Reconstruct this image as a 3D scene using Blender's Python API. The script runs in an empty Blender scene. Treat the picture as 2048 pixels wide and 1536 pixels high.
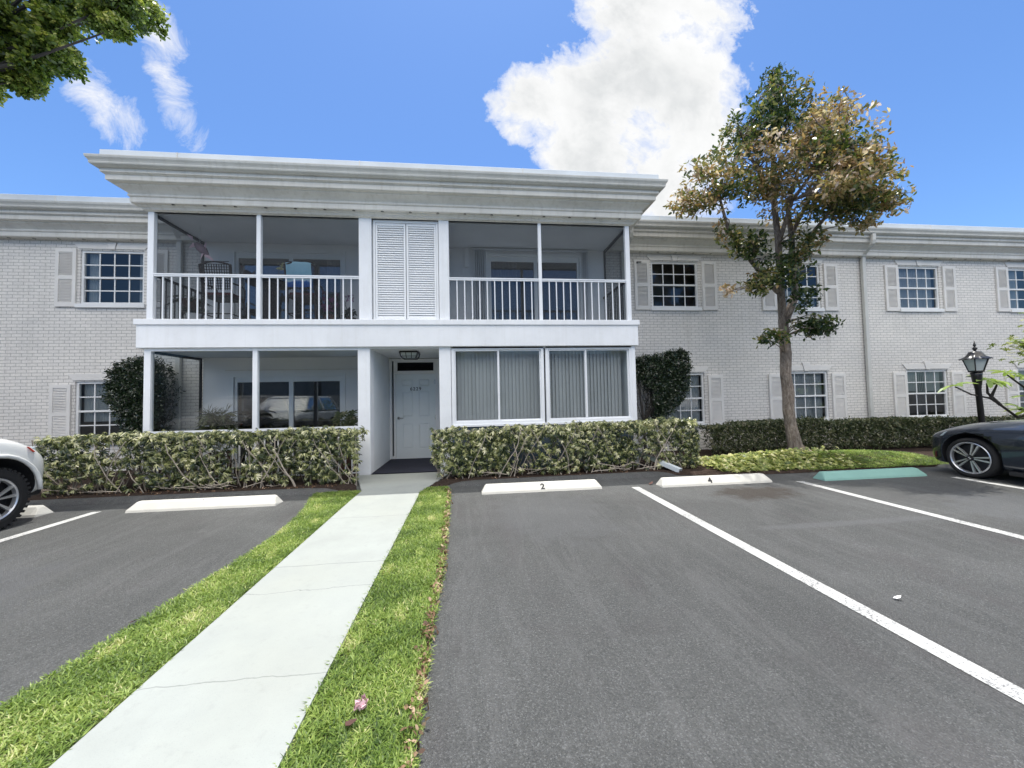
import bpy, bmesh, math, random
import numpy as np
from mathutils import Vector, Matrix
PI = math.pi
RNG = np.random.default_rng(7)
random.seed(11)
scene = bpy.context.scene
COL = scene.collection
for _n in ():
    pass

# ------------------------------------------------------------------ materials
class NT:
    def __init__(s, m):
        m.use_nodes = True
        s.t = m.node_tree; s.n = s.t.nodes; s.l = s.t.links
        s.n.clear()
    def add(s, typ, **kw):
        nd = s.n.new(typ)
        for k, v in kw.items():
            if k.startswith('i_'):
                nd.inputs[k[2:].replace('_', ' ')].default_value = v
            elif k.startswith('n_'):
                nd.inputs[int(k[2:])].default_value = v
            else:
                setattr(nd, k, v)
        return nd
    def link(s, a, b): s.l.new(a, b)
    def math(s, op, a, b=None, c=None, clamp=False):
        nd = s.n.new('ShaderNodeMath'); nd.operation = op; nd.use_clamp = clamp
        for i, v in enumerate((a, b, c)):
            if v is None: continue
            if isinstance(v, (int, float)): nd.inputs[i].default_value = v
            else: s.link(v, nd.inputs[i])
        return nd.outputs[0]
    def mix(s, f, a, b, mode='MIX'):
        nd = s.n.new('ShaderNodeMix'); nd.data_type = 'RGBA'; nd.blend_type = mode
        for i, v in ((0, f), (6, a), (7, b)):
            if isinstance(v, (int, float)): nd.inputs[i].default_value = v
            elif isinstance(v, tuple): nd.inputs[i].default_value = (v + (1,))[:4]
            else: s.link(v, nd.inputs[i])
        return nd.outputs[2]
    def noise(s, vec, scale, detail=3, rough=.5, dist=0):
        nd = s.add('ShaderNodeTexNoise'); nd.inputs['Scale'].default_value = scale
        nd.inputs['Detail'].default_value = detail; nd.inputs['Roughness'].default_value = rough
        nd.inputs['Distortion'].default_value = dist
        if vec is not None: s.link(vec, nd.inputs['Vector'])
        return nd.outputs['Fac']
    def ramp(s, fac, stops, interp='LINEAR'):
        nd = s.add('ShaderNodeValToRGB'); cr = nd.color_ramp; cr.interpolation = interp
        while len(cr.elements) < len(stops): cr.elements.new(.5)
        for e, (p, c) in zip(cr.elements, stops):
            e.position = p; e.color = (c + (1,))[:4] if isinstance(c, tuple) else (c, c, c, 1)
        s.link(fac, nd.inputs[0]); return nd.outputs[0]
    def coord(s, scale=(1, 1, 1), kind='Object', loc=(0, 0, 0)):
        tc = s.add('ShaderNodeTexCoord'); mp = s.add('ShaderNodeMapping')
        mp.inputs['Scale'].default_value = scale; mp.inputs['Location'].default_value = loc
        s.link(tc.outputs[kind], mp.inputs[0]); return mp.outputs[0]
    def bump(s, h, strength=.3, dist=.01, normal=None):
        nd = s.add('ShaderNodeBump'); nd.inputs['Strength'].default_value = strength
        nd.inputs['Distance'].default_value = dist; s.link(h, nd.inputs['Height'])
        if normal is not None: s.link(normal, nd.inputs['Normal'])
        return nd.outputs[0]
    def out(s, col, rough=.5, metal=0, normal=None, spec=.5, coat=0):
        p = s.add('ShaderNodeBsdfPrincipled')
        for nm, v in (('Base Color', col), ('Roughness', rough), ('Metallic', metal), ('Specular IOR Level', spec), ('Coat Weight', coat)):
            if isinstance(v, (int, float)): p.inputs[nm].default_value = v
            elif isinstance(v, tuple): p.inputs[nm].default_value = (v + (1,))[:4]
            else: s.link(v, p.inputs[nm])
        if normal is not None: s.link(normal, p.inputs['Normal'])
        o = s.add('ShaderNodeOutputMaterial'); s.link(p.outputs[0], o.inputs[0]); return p, o

def newmat(name):
    m = bpy.data.materials.new(name); return m, NT(m)

def paint(name, col, rough=.55, var=.06, grain=0., dirt=0., metal=0, spec=.4, streak=0.):
    m, t = newmat(name)
    c = t.coord()
    n = t.noise(c, 1.7, 4)
    d = tuple(x * (1 - 2.2 * var) for x in col); l = tuple(min(1, x * (1 + var)) for x in col)
    k = t.ramp(n, [(.3, d), (.7, l)])
    if dirt:
        n2 = t.noise(c, 9, 5, .7)
        k = t.mix(t.math('MULTIPLY', t.ramp(n2, [(.52, 0.), (.75, 1.)]), dirt), k, tuple(x * .55 for x in col[:1]) + (col[1] * .5, col[2] * .42))
    if streak:
        cs = t.coord((7, 7, .35))
        n3 = t.noise(cs, 1.6, 4, .6)
        k = t.mix(t.math('MULTIPLY', t.ramp(n3, [(.5, 0.), (.8, 1.)]), streak), k, (col[0] * .55, col[1] * .52, col[2] * .44))
    nm = None
    if grain:
        nm = t.bump(t.noise(c, 140, 3, .6), grain, .004)
    t.out(k, rough, metal, nm, spec); return m

M = {}
M['stucco'] = paint('white_stucco_paint', (.84, .86, .89), .75, .03, .5, .10, streak=.15)
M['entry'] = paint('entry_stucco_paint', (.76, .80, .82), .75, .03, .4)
M['cornice'] = paint('cornice_paint', (.72, .70, .65), .5, .05, .12, .16, streak=.4)
M['gutter'] = paint('gutter_enamel', (.60, .60, .57), .4, .05, 0, .18, streak=.3)
M['flash'] = paint('roof_edge_metal', (.62, .67, .72), .4, .04, 0, .08)
M['alu'] = paint('white_aluminium', (.85, .87, .90), .35, .03, 0, .05)
M['trim'] = paint('window_trim_paint', (.80, .81, .81), .45, .03, 0, .06)
M['shutter'] = paint('shutter_paint', (.74, .725, .70), .55, .05, 0, .1)
M['louver'] = paint('white_louver_paint', (.86, .88, .90), .5, .02)
M['door'] = paint('door_paint', (.76, .81, .82), .4, .02)
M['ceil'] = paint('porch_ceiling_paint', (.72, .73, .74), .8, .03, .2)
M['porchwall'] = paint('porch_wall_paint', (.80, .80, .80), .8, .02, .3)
M['dark'] = paint('dark_interior', (.03, .034, .04), .9, .1)
M['black'] = paint('black_enamel', (.012, .012, .014), .3, .1, spec=.5)
M['mat'] = paint('navy_door_mat', (.018, .02, .035), .95, .1, .6)
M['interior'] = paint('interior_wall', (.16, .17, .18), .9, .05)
M['curtain'] = paint('sheer_curtain', (.62, .63, .62), .9, .05)
M['blind'] = paint('vertical_blind_vinyl', (.58, .58, .58), .7, .03)
M['blindw'] = paint('white_blind_vinyl', (.62, .65, .68), .6, .03)
M['wicker'] = paint('dark_wicker', (.022, .012, .012), .5, .1)
M['red'] = paint('maroon_cushion', (.10, .02, .025), .9, .1)
M['pot'] = paint('white_glazed_pot', (.6, .6, .58), .3, .03)
M['terra'] = paint('dark_clay_pot', (.10, .05, .04), .8, .1)
M['numeral'] = paint('black_numeral_paint', (.015, .016, .018), .5, .05)
M['chrome'] = paint('brushed_steel', (.6, .6, .6), .25, .02, metal=1)
M['drain'] = paint('grey_green_downspout', (.30, .35, .33), .4, .06, 0, .3)
M['drainl'] = paint('light_downspout_end', (.62, .68, .72), .35, .04, 0, .2)
M['mulch'] = None
M['bark2'] = paint('shrub_stem', (.42, .37, .31), .85, .2)
M['stemdark'] = paint('dark_stem', (.05, .045, .04), .9, .2)
M['pink'] = paint('pink_petal', (.75, .50, .55), .6, .15)
M['tyre'] = paint('tyre_rubber', (.018, .018, .019), .85, .1, .5)
M['rimdark'] = paint('dark_rim', (.03, .03, .033), .35, .05)
M['silver'] = paint('machined_alloy', (.62, .63, .65), .3, .03, metal=.7)
M['plastic'] = paint('black_plastic', (.02, .02, .022), .6, .05)
M['headlamp'] = paint('headlamp_lens', (.45, .52, .55), .08, .05, spec=.8)
M['redlens'] = paint('red_marker_lens', (.55, .07, .04), .2, .05)
M['paper'] = paint('white_paper_scrap', (.8, .8, .8), .8, .02)
M['frost'] = paint('frosted_lamp_glass', (.45, .50, .50), .25, .06)

# car paint
def carpaint(name, col, metal, rough):
    m, t = newmat(name)
    n = t.noise(t.coord((.6, .6, .6)), 2, 2)
    k = t.ramp(n, [(.3, tuple(x * .93 for x in col)), (.7, col)])
    p, o = t.out(k, rough, metal, None, .5, 1.0)
    p.inputs['Coat Roughness'].default_value = .04
    return m
M['carwhite'] = carpaint('white_car_paint', (.74, .75, .74), 0, .4)
M['carblack'] = carpaint('midnight_blue_car_paint', (.028, .036, .052), .35, .25)

def brickmat():
    m, t = newmat('painted_brick')
    tc = t.add('ShaderNodeTexCoord'); sp = t.add('ShaderNodeSeparateXYZ'); t.link(tc.outputs['Object'], sp.inputs[0])
    wob = t.noise(tc.outputs['Object'], 3.0, 2)
    cb = t.add('ShaderNodeCombineXYZ')
    xs = t.math('ADD', sp.outputs[0], sp.outputs[1])
    t.link(xs, cb.inputs[0])
    t.link(t.math('ADD', sp.outputs[2], t.math('MULTIPLY', t.math('SUBTRACT', wob, .5), .008)), cb.inputs[1])
    b = t.add('ShaderNodeTexBrick'); t.link(cb.outputs[0], b.inputs['Vector'])
    b.inputs['Scale'].default_value = 1; b.inputs['Brick Width'].default_value = .212
    b.inputs['Row Height'].default_value = .0735; b.inputs['Mortar Size'].default_value = .0065
    b.inputs['Mortar Smooth'].default_value = .25; b.inputs['Bias'].default_value = 0
    b.inputs['Color1'].default_value = (.86, .835, .80, 1); b.inputs['Color2'].default_value = (.80, .78, .75, 1)
    b.inputs['Mortar'].default_value = (.46, .45, .435, 1)
    n = t.noise(tc.outputs['Object'], .9, 4, .6)
    k = t.mix(1.0, b.outputs['Color'], t.ramp(n, [(.3, (.86, .865, .87)), (.7, (1., .995, .985))]), 'MULTIPLY')
    n2 = t.noise(tc.outputs['Object'], 26, 4, .7)
    k = t.mix(1.0, k, t.ramp(n2, [(.35, (.85, .84, .83)), (.6, (1., 1., 1.))]), 'MULTIPLY')
    h = t.math('SUBTRACT', 1, b.outputs['Fac'])
    h2 = t.math('ADD', h, t.math('MULTIPLY', n2, .3))
    sd_ = t.noise(t.coord((3.5, 3.5, .3)), 1.3, 4, .65); k = t.mix(t.ramp(sd_, [(.52, 0.), (.75, .30)]), k, (.42, .40, .36))
    t.out(k, .6, 0, t.bump(h2, .55, .009), .3); return m
M['brick'] = brickmat()

def asphalt():
    m, t = newmat('worn_asphalt')
    c = t.coord()
    v = t.add('ShaderNodeTexVoronoi'); v.inputs['Scale'].default_value = 165; t.link(c, v.inputs['Vector'])
    sp = t.add('ShaderNodeSeparateColor'); t.link(v.outputs['Color'], sp.inputs[0])
    agg = t.ramp(sp.outputs[0], [(0, .065), (.55, .105), (.86, .145), (.97, .27)])
    f = t.noise(c, 60, 5, .75)
    base = t.mix(.5, agg, t.ramp(f, [(.3, (.065,.067,.062)), (.7, (.175,.178,.168))]))
    big = t.noise(c, .55, 5, .6, .6)
    k = t.mix(1, base, t.ramp(big, [(.3, (1.02, 1.04, 1.05)), (.55, (1.34, 1.36, 1.37)), (.75, (1.75, 1.78, 1.80))]), 'MULTIPLY')
    # tyre-polished streaks along the stalls
    cs = t.coord((2.2, .16, 1)); st = t.noise(cs, 1.3, 4, .6, .5)
    k = t.mix(t.ramp(st, [(.5, 0.), (.75, .5)]), k, (.19, .192, .188))
    cr = t.coord((1.1, .35, 1), loc=(3.1, 1.7, 0)); rd = t.noise(cr, 1.6, 3, .6)
    k = t.mix(t.ramp(rd, [(.55, 0.), (.75, .35)]), k, (.125, .105, .11))
    # dry brown oil stain in front of one stop, old patch seam
    tc = t.add('ShaderNodeTexCoord'); s2 = t.add('ShaderNodeSeparateXYZ'); t.link(tc.outputs['Object'], s2.inputs[0])
    wn_ = t.noise(c, 3.2, 4, .7)
    def blob(x, y, rx, ry, col, amt, k):
        dx = t.math('DIVIDE', t.math('SUBTRACT', s2.outputs[0], x), rx); dy = t.math('DIVIDE', t.math('SUBTRACT', s2.outputs[1], y), ry)
        d = t.math('SQRT', t.math('ADD', t.math('MULTIPLY', dx, dx), t.math('MULTIPLY', dy, dy)))
        d = t.math('ADD', d, t.math('MULTIPLY', t.math('SUBTRACT', wn_, .5), 1.6))
        return t.mix(t.math('MULTIPLY', t.ramp(d, [(.55, 1.), (1.0, 0.)]), amt), k, col)
    sk = t.coord((3.4, .45, 1), loc=(.3, 5.1, 0)); sn = t.noise(sk, 1.1, 5, .7, 1.6)
    k = t.mix(t.ramp(sn, [(.52, 0.), (.585, .24), (.65, 0.), (.70, 0.), (.74, .18), (.79, 0.)]), k, (.26, .262, .26))
    dk = t.noise(t.coord((.9, 2.2, 1), loc=(7, 2, 0)), .9, 5, .7, .8)
    k = t.mix(t.ramp(dk, [(.56, 0.), (.72, .35)]), k, (.11, .105, .105))
    k = blob(4.25, 5.28, .75, .42, (.075, .058, .045), .75, k)
    k = blob(1.0, 4.9, .9, 1.3, (.19, .195, .20), .5, k)
    k = blob(-4.6, 3.3, 1.3, 1.2, (.18, .185, .195), .5, k)
    k = blob(4.4, 3.9, 1.6, .10, (.22, .225, .23), .5, k)
    k = blob(7.0, 4.0, 1.2, .9, (.21, .22, .23), .5, k)
    h = t.math('ADD', t.math('MULTIPLY', v.outputs['Distance'], 6), f)
    t.out(k, .82, 0, t.bump(h, .8, .007), .4); return m
M['asphalt'] = asphalt()

def concrete(name, col, cracks=(), rough=.8):
    m, t = newmat(name)
    c = t.coord()
    n = t.noise(c, 2.2, 5, .6); f = t.noise(c, 190, 3, .7); g = t.noise(c, 13, 5, .72); gg = t.noise(c, 1.1, 3, .5)
    k = t.ramp(n, [(.28, tuple(x * .84 for x in col)), (.72, col)])
    k = t.mix(t.ramp(f, [(.56, 0.), (.76, .4)]), k, tuple(x * .5 for x in col))
    k = t.mix(t.ramp(g, [(.56, 0.), (.78, .45)]), k, tuple(x * .68 for x in col))
    k = t.mix(t.ramp(gg, [(.45, 0.), (.7, .35)]), k, (col[0] * .80, col[1] * .77, col[2] * .70))
    if cracks:
        tc = t.add('ShaderNodeTexCoord'); s2 = t.add('ShaderNodeSeparateXYZ'); t.link(tc.outputs['Object'], s2.inputs[0])
        wn = t.math('MULTIPLY', t.math('SUBTRACT', t.noise(c, 2.6, 4, .7), .5), .16)
        for (y0, w, a) in cracks:
            yy = t.math('ADD', s2.outputs[1], t.math('MULTIPLY', wn, a))
            d = t.math('ABSOLUTE', t.math('SUBTRACT', yy, y0))
            k = t.mix(t.ramp(t.math('DIVIDE', d, w), [(.5, .75), (1., 0.)]), k, tuple(x * .50 for x in col))
    t.out(k, rough, 0, t.bump(t.math('ADD', t.math('MULTIPLY', f, .5), g), .25, .004), .25); return m
M['walk'] = concrete('painted_walk_concrete', (.365, .388, .368), ((3.62, .007, .3), (3.16, .005, 1.), (2.2, .005, .5), (5.0, .006, .2), (6.2, .006, .1)))
M['stop'] = concrete('white_painted_concrete', (.60, .59, .545))
M['stopgreen'] = concrete('green_painted_concrete', (.23, .42, .38))
M['linepaint'] = None
def linepaint():
    m, t = newmat('worn_line_paint')
    c = t.coord(); f = t.noise(c, 75, 4, .75); g = t.noise(c, 2.5, 3)
    a = t.math('ADD', f, t.math('MULTIPLY', t.math('SUBTRACT', g, .5), .35))
    k = t.ramp(a, [(.40, (.16, .16, .165)), (.46, (.46, .465, .45)), (.9, (.54, .545, .53))])
    t.out(k, .75, 0, t.bump(f, .3, .004), .3); return m
M['linepaint'] = linepaint()
def soil():
    m, t = newmat('mulch_soil')
    c = t.coord(); f = t.noise(c, 28, 5, .8); g = t.noise(c, 3, 3)
    k = t.ramp(f, [(.3, (.018, .013, .011)), (.55, (.06, .043, .035)), (.8, (.17, .13, .11))])
    t.out(k, .95, 0, t.bump(f, 1., .04), .1); return m
M['mulch'] = soil()
M['turf'] = paint('turf_thatch', (.075, .10, .030), .95, .3, 1.)
def bark():
    m, t = newmat('grey_tree_bark')
    c = t.coord((1, 1, .28)); f = t.noise(c, 24, 6, .75, .6); g = t.noise(t.coord(), 3, 3)
    k = t.ramp(f, [(.3, (.08, .062, .052)), (.5, (.24, .20, .17)), (.75, (.46, .42, .38))])
    k = t.mix(1, k, t.ramp(g, [(.35, (.75, .75, .75)), (.7, (1.1, 1.08, 1.05))]), 'MULTIPLY')
    t.out(k, .9, 0, t.bump(f, .9, .03), .2); return m
M['bark'] = bark()

def leafmat(name, stops, trans=.25, rough=.42, spec=.5):
    m, t = newmat(name)
    a = t.add('ShaderNodeAttribute'); a.attribute_name = 'tint'
    k = t.ramp(a.outputs['Fac'], stops)
    p = t.add('ShaderNodeBsdfPrincipled'); t.link(k, p.inputs['Base Color'])
    p.inputs['Roughness'].default_value = rough; p.inputs['Specular IOR Level'].default_value = spec
    tr = t.add('ShaderNodeBsdfTranslucent')
    k2 = t.mix(1, k, (1.2, 1.25, .75), 'MULTIPLY'); t.link(k2, tr.inputs[0])
    mx = t.add('ShaderNodeMixShader'); mx.inputs[0].default_value = trans
    t.link(p.outputs[0], mx.inputs[1]); t.link(tr.outputs[0], mx.inputs[2])
    o = t.add('ShaderNodeOutputMaterial'); t.link(mx.outputs[0], o.inputs[0]); return m
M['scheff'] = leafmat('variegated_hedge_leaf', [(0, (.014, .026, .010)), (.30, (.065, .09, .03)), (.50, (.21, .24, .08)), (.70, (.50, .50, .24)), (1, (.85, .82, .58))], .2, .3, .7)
M['darkleaf'] = leafmat('dark_shrub_leaf', [(0, (.010, .022, .010)), (.6, (.028, .052, .022)), (.9, (.07, .10, .05)), (1, (.30, .32, .27))], .12, .3, .6)
M['backhedge'] = leafmat('dark_hedge_leaf', [(0, (.03, .045, .02)), (.5, (.09, .115, .05)), (.85, (.20, .20, .11)), (1, (.42, .38, .28))], .2, .4)
M['ground'] = leafmat('ground_cover_leaf', [(0, (.06, .10, .02)), (.5, (.22, .27, .06)), (.85, (.50, .50, .18)), (1, (.62, .58, .36))], .3)
M['treeleaf'] = leafmat('tree_leaf_in_autumn_colour', [(0, (.022, .045, .018)), (.25, (.07, .11, .032)), (.42, (.20, .21, .075)), (.56, (.32, .26, .11)), (.70, (.38, .23, .12)), (.82, (.52, .41, .31)), (.92, (.70, .60, .55)), (1, (.82, .66, .64))], .42, .32)
M['canopyleaf'] = leafmat('bright_green_leaf', [(0, (.03, .065, .012)), (.45, (.13, .19, .035)), (.8, (.30, .36, .07)), (1, (.58, .56, .20))], .4, .4)
M['plumleaf'] = leafmat('pale_long_leaf', [(0, (.10, .19, .04)), (.5, (.26, .38, .10)), (1, (.52, .58, .22))], .35, .35)
M['orchid'] = leafmat('orchid_petal', [(0, (.02, .03, .02)), (.5, (.06, .02, .06)), (1, (.22, .05, .20))], .2)
M['grassblade'] = leafmat('turf_blade', [(0, (.04, .085, .016)), (.45, (.19, .29, .05)), (.8, (.38, .47, .12)), (1, (.60, .57, .30))], .3, .5)
M['litter'] = leafmat('dry_leaf', [(0, (.07, .035, .02)), (.6, (.24, .14, .08)), (1, (.5, .36, .25))], .1, .7)

def glassmat(name, tint, refl=1., dark=0., base=(0.02, .03, .04), mirror=(1., 1., 1.)):
    m, t = newmat(name)
    fr = t.add('ShaderNodeFresnel'); fr.inputs[0].default_value = 1.5
    tr = t.add('ShaderNodeBsdfTransparent'); tr.inputs[0].default_value = tint + (1,)
    gl = t.add('ShaderNodeBsdfGlossy'); gl.inputs['Roughness'].default_value = .015; gl.inputs[0].default_value = mirror + (1,)
    c = t.coord(); t.link(t.bump(t.noise(c, 1.1, 1), .03, .01), gl.inputs['Normal'])
    mx = t.add('ShaderNodeMixShader')
    t.link(t.math('MULTIPLY', fr.outputs[0], refl, clamp=True), mx.inputs[0]); t.link(tr.outputs[0], mx.inputs[1]); t.link(gl.outputs[0], mx.inputs[2])
    o = t.add('ShaderNodeOutputMaterial')
    if dark:
        df = t.add('ShaderNodeBsdfDiffuse'); df.inputs[0].default_value = base + (1,)
        m2 = t.add('ShaderNodeMixShader'); m2.inputs[0].default_value = dark
        t.link(mx.outputs[0], m2.inputs[1]); t.link(df.outputs[0], m2.inputs[2]); t.link(m2.outputs[0], o.inputs[0])
    else: t.link(mx.outputs[0], o.inputs[0])
    return m
M['glass'] = glassmat('window_glass', (.74, .78, .79), 1.25)
M['porchglass'] = glassmat('tinted_porch_glass', (.78, .81, .82), .5)
M['doorglass'] = glassmat('sliding_door_glass', (.30, .34, .37), 3.6)
M['carglass'] = glassmat('car_window_glass', (.10, .12, .12), 1.6)
def screenmat():
    m, t = newmat('insect_screen')
    tr = t.add('ShaderNodeBsdfTransparent'); tr.inputs[0].default_value = (.70, .73, .76, 1)
    df = t.add('ShaderNodeBsdfDiffuse'); df.inputs[0].default_value = (.16, .17, .18, 1)
    mx = t.add('ShaderNodeMixShader'); mx.inputs[0].default_value = .16
    t.link(tr.outputs[0], mx.inputs[1]); t.link(df.outputs[0], mx.inputs[2])
    o = t.add('ShaderNodeOutputMaterial'); t.link(mx.outputs[0], o.inputs[0]); return m
M['screen'] = screenmat()
def towelmat():
    m, t = newmat('blue_beach_towel')
    tc = t.add('ShaderNodeTexCoord'); s = t.add('ShaderNodeSeparateXYZ'); t.link(tc.outputs['Object'], s.inputs[0])
    n = t.noise(tc.outputs['Object'], 9, 3)
    z = t.math('ADD', s.outputs[2], t.math('MULTIPLY', t.math('SUBTRACT', n, .5), .12))
    k = t.ramp(z, [(0, (.02, .06, .25)), (.12, (.03, .12, .38)), (.16, (.55, .68, .75)), (.20, (.22, .46, .60)), (.5, (.36, .60, .72))])
    t.out(k, .9, 0, t.bump(t.noise(tc.outputs['Object'], 200, 2), .5, .003), .1); return m
M['towel'] = towelmat()

# ------------------------------------------------------------------ mesh builder
class MB:
    def __init__(s): s.v = []; s.f = []
    def quad(s, *p):
        b = len(s.v); s.v += [tuple(q) for q in p]; s.f.append(tuple(range(b, b + len(p))))
    def box(s, x0, x1, y0, y1, z0, z1):
        b = len(s.v)
        s.v += [(x, y, z) for x in (x0, x1) for y in (y0, y1) for z in (z0, z1)]
        for f in ((0, 1, 3, 2), (4, 6, 7, 5), (0, 4, 5, 1), (2, 3, 7, 6), (0, 2, 6, 4), (1, 5, 7, 3)): s.f.append(tuple(b + i for i in f))
        return s
    def hexa(s, p):      # 8 points, bottom 4 then top 4
        b = len(s.v); s.v += [tuple(q) for q in p]
        for f in ((0, 3, 2, 1), (4, 5, 6, 7), (0, 1, 5, 4), (1, 2, 6, 5), (2, 3, 7, 6), (3, 0, 4, 7)): s.f.append(tuple(b + i for i in f))
    def prism(s, poly, a, b_, axis='y'):
        n = len(poly); b = len(s.v)
        def P(u, w, k): return (u, k, w) if axis == 'y' else ((k, u, w) if axis == 'x' else (u, w, k))
        s.v += [P(u, w, a) for u, w in poly] + [P(u, w, b_) for u, w in poly]
        s.f.append(tuple(b + i for i in range(n))); s.f.append(tuple(b + n + i for i in reversed(range(n))))
        for i in range(n):
            j = (i + 1) % n; s.f.append((b + i, b + n + i, b + n + j, b + j))
        return s
    def ring(s, c, ax, r, n, up=None):
        ax = Vector(ax).normalized(); up = Vector((0, 0, 1)) if up is None else up
        if abs(ax.dot(up)) > .95: up = Vector((1, 0, 0))
        a = ax.cross(up).normalized(); b2 = ax.cross(a)
        b = len(s.v); c = Vector(c)
        for i in range(n):
            t = 2 * PI * i / n; s.v.append(tuple(c + a * (math.cos(t) * r) + b2 * (math.sin(t) * r)))
        return b
    def tube(s, pts, radii, n=6, cap=True, jit=0.):
        pts = [Vector(p) for p in pts]
        if isinstance(radii, (int, float)): radii = [radii] * len(pts)
        rs = []; up = None
        for i, p in enumerate(pts):
            d = (pts[min(i + 1, len(pts) - 1)] - pts[max(i - 1, 0)])
            if up is None:
                dn = d.normalized(); up = Vector((0, 0, 1)) if abs(dn.z) < .9 else Vector((1, 0, 0))
            b = s.ring(p, d, radii[i], n, up)
            if jit:
                for k in range(n):
                    q = Vector(s.v[b + k]); q = p + (q - p) * (1 + random.uniform(-jit, jit)); s.v[b + k] = tuple(q)
            rs.append(b)
        for i in range(len(rs) - 1):
            for k in range(n):
                k2 = (k + 1) % n; s.f.append((rs[i] + k, rs[i] + k2, rs[i + 1] + k2, rs[i + 1] + k))
        if cap:
            s.f.append(tuple(rs[0] + k for k in reversed(range(n)))); s.f.append(tuple(rs[-1] + k for k in range(n)))
        return s
    def lathe(s, prof, c, axis, n=24):   # prof: (r, h) along axis from c
        ax = Vector(axis).normalized(); rs = []
        for r, h in prof: rs.append(s.ring(Vector(c) + ax * h, ax, max(r, 1e-4), n))
        for i in range(len(rs) - 1):
            for k in range(n):
                k2 = (k + 1) % n; s.f.append((rs[i] + k, rs[i] + k2, rs[i + 1] + k2, rs[i + 1] + k))
        return s
    def mesh(s, name, mat, org=(0, 0, 0), smooth=False):
        me = bpy.data.meshes.new(name)
        o = org; me.from_pydata([(x - o[0], y - o[1], z - o[2]) for x, y, z in s.v], [], s.f)
        bm = bmesh.new(); bm.from_mesh(me); bmesh.ops.recalc_face_normals(bm, faces=bm.faces); bm.to_mesh(me); bm.free()
        if smooth:
            me.polygons.foreach_set('use_smooth', [True] * len(me.polygons))
        me.materials.append(mat); return me

ORG = {}
def empty(name, loc):
    o = bpy.data.objects.new(name, None); COL.objects.link(o); o.location = loc; o.empty_display_size = .2; ORG[o.name] = tuple(loc); return o
def tag(o, label=None, cat=None, group=None, kind=None):
    if label: o['label'] = label
    if cat: o['category'] = cat
    if group: o['group'] = group
    if kind: o['kind'] = kind
    return o
def place(name, me, parent=None, loc=(0, 0, 0)):
    o = bpy.data.objects.new(name, me); COL.objects.link(o)
    if parent is not None:
        po = ORG[parent.name]; o.parent = parent; o.location = tuple(a - b for a, b in zip(loc, po))
    else: o.location = loc
    ORG[o.name] = tuple(loc); return o
def obj(name, mb, mat, parent=None, org=None, smooth=False):
    if org is None: org = ORG[parent.name] if parent is not None else (0, 0, 0)
    return place(name, mb.mesh(name, mat, org, smooth), parent, org)
def bev(o, w=.01, seg=2):
    m = o.modifiers.new('b', 'BEVEL'); m.width = w; m.segments = seg; m.limit_method = 'ANGLE'; return o

# numpy leaf scatter
def rot_from(axis, roll):
    """matrices whose z column is axis (n,3), rolled about it"""
    a = axis / np.linalg.norm(axis, axis=1, keepdims=True)
    ref = np.where(np.abs(a[:, 2:3]) < .9, np.array([[0, 0, 1.]]), np.array([[1., 0, 0]]))
    x = np.cross(ref, a); x /= np.linalg.norm(x, axis=1, keepdims=True); y = np.cross(a, x)
    c, s = np.cos(roll)[:, None], np.sin(roll)[:, None]
    return np.stack([x * c + y * s, -x * s + y * c, a], axis=2)
def leafpoly(L, W, droop=0., n=6):
    # outline lying along +x, drooping in z
    if n == 6: pr = [(0, 0), (.3, .42), (.7, .46), (1, 0), (.7, -.46), (.3, -.42)]
    elif n == 4: pr = [(0, 0), (.5, .5), (1, 0), (.5, -.5)]
    else: pr = [(0, -.5), (.6, -.35), (1, 0), (.6, .35), (0, .5)]
    return np.array([(a * L, b * W, -droop * a * a * L) for a, b in pr])
def whorl(nl, L, W, cone, droop, n=6):
    out = []
    for i in range(nl):
        t = 2 * PI * i / nl + random.uniform(-.2, .2); p = leafpoly(L * random.uniform(.8, 1.1), W, droop, n)
        c, s = math.cos(cone), math.sin(cone)
        q = np.stack([p[:, 0] * c - p[:, 2] * s, p[:, 1], p[:, 0] * s + p[:, 2] * c], axis=1)
        ct, st = math.cos(t), math.sin(t)
        out.append(np.stack([q[:, 0] * ct - q[:, 1] * st, q[:, 0] * st + q[:, 1] * ct, q[:, 2]], axis=1))
    return np.array(out)          # (nl, n, 3)
def scatter(name, P, axis, size, tint, tmpl, mat, parent=None, org=(0, 0, 0), tvar=.12, roll=None):
    """tmpl (nl,k,3) faces; one copy per point"""
    n = len(P); nl, k, _ = tmpl.shape
    R = rot_from(np.asarray(axis, float), RNG.uniform(0, 2 * PI, n) if roll is None else roll)
    V = np.einsum('nij,lkj->nlki', R, tmpl) * np.asarray(size)[:, None, None, None] + np.asarray(P)[:, None, None, :]
    V = V.reshape(-1, 3) - np.array(org); nf = n * nl
    me = bpy.data.meshes.new(name); me.vertices.add(len(V)); me.vertices.foreach_set('co', V.astype(np.float32).ravel())
    me.loops.add(nf * k); me.loops.foreach_set('vertex_index', np.arange(nf * k, dtype=np.int32))
    me.polygons.add(nf); me.polygons.foreach_set('loop_start', np.arange(0, nf * k, k, dtype=np.int32))
    me.update(calc_edges=True)
    at = me.attributes.new('tint', 'FLOAT', 'FACE')
    tt = np.repeat(np.asarray(tint), nl) + RNG.normal(0, tvar, nf)
    at.data.foreach_set('value', np.clip(tt, 0, 1).astype(np.float32))
    me.materials.append(mat)
    return place(name, me, parent, org)

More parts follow.
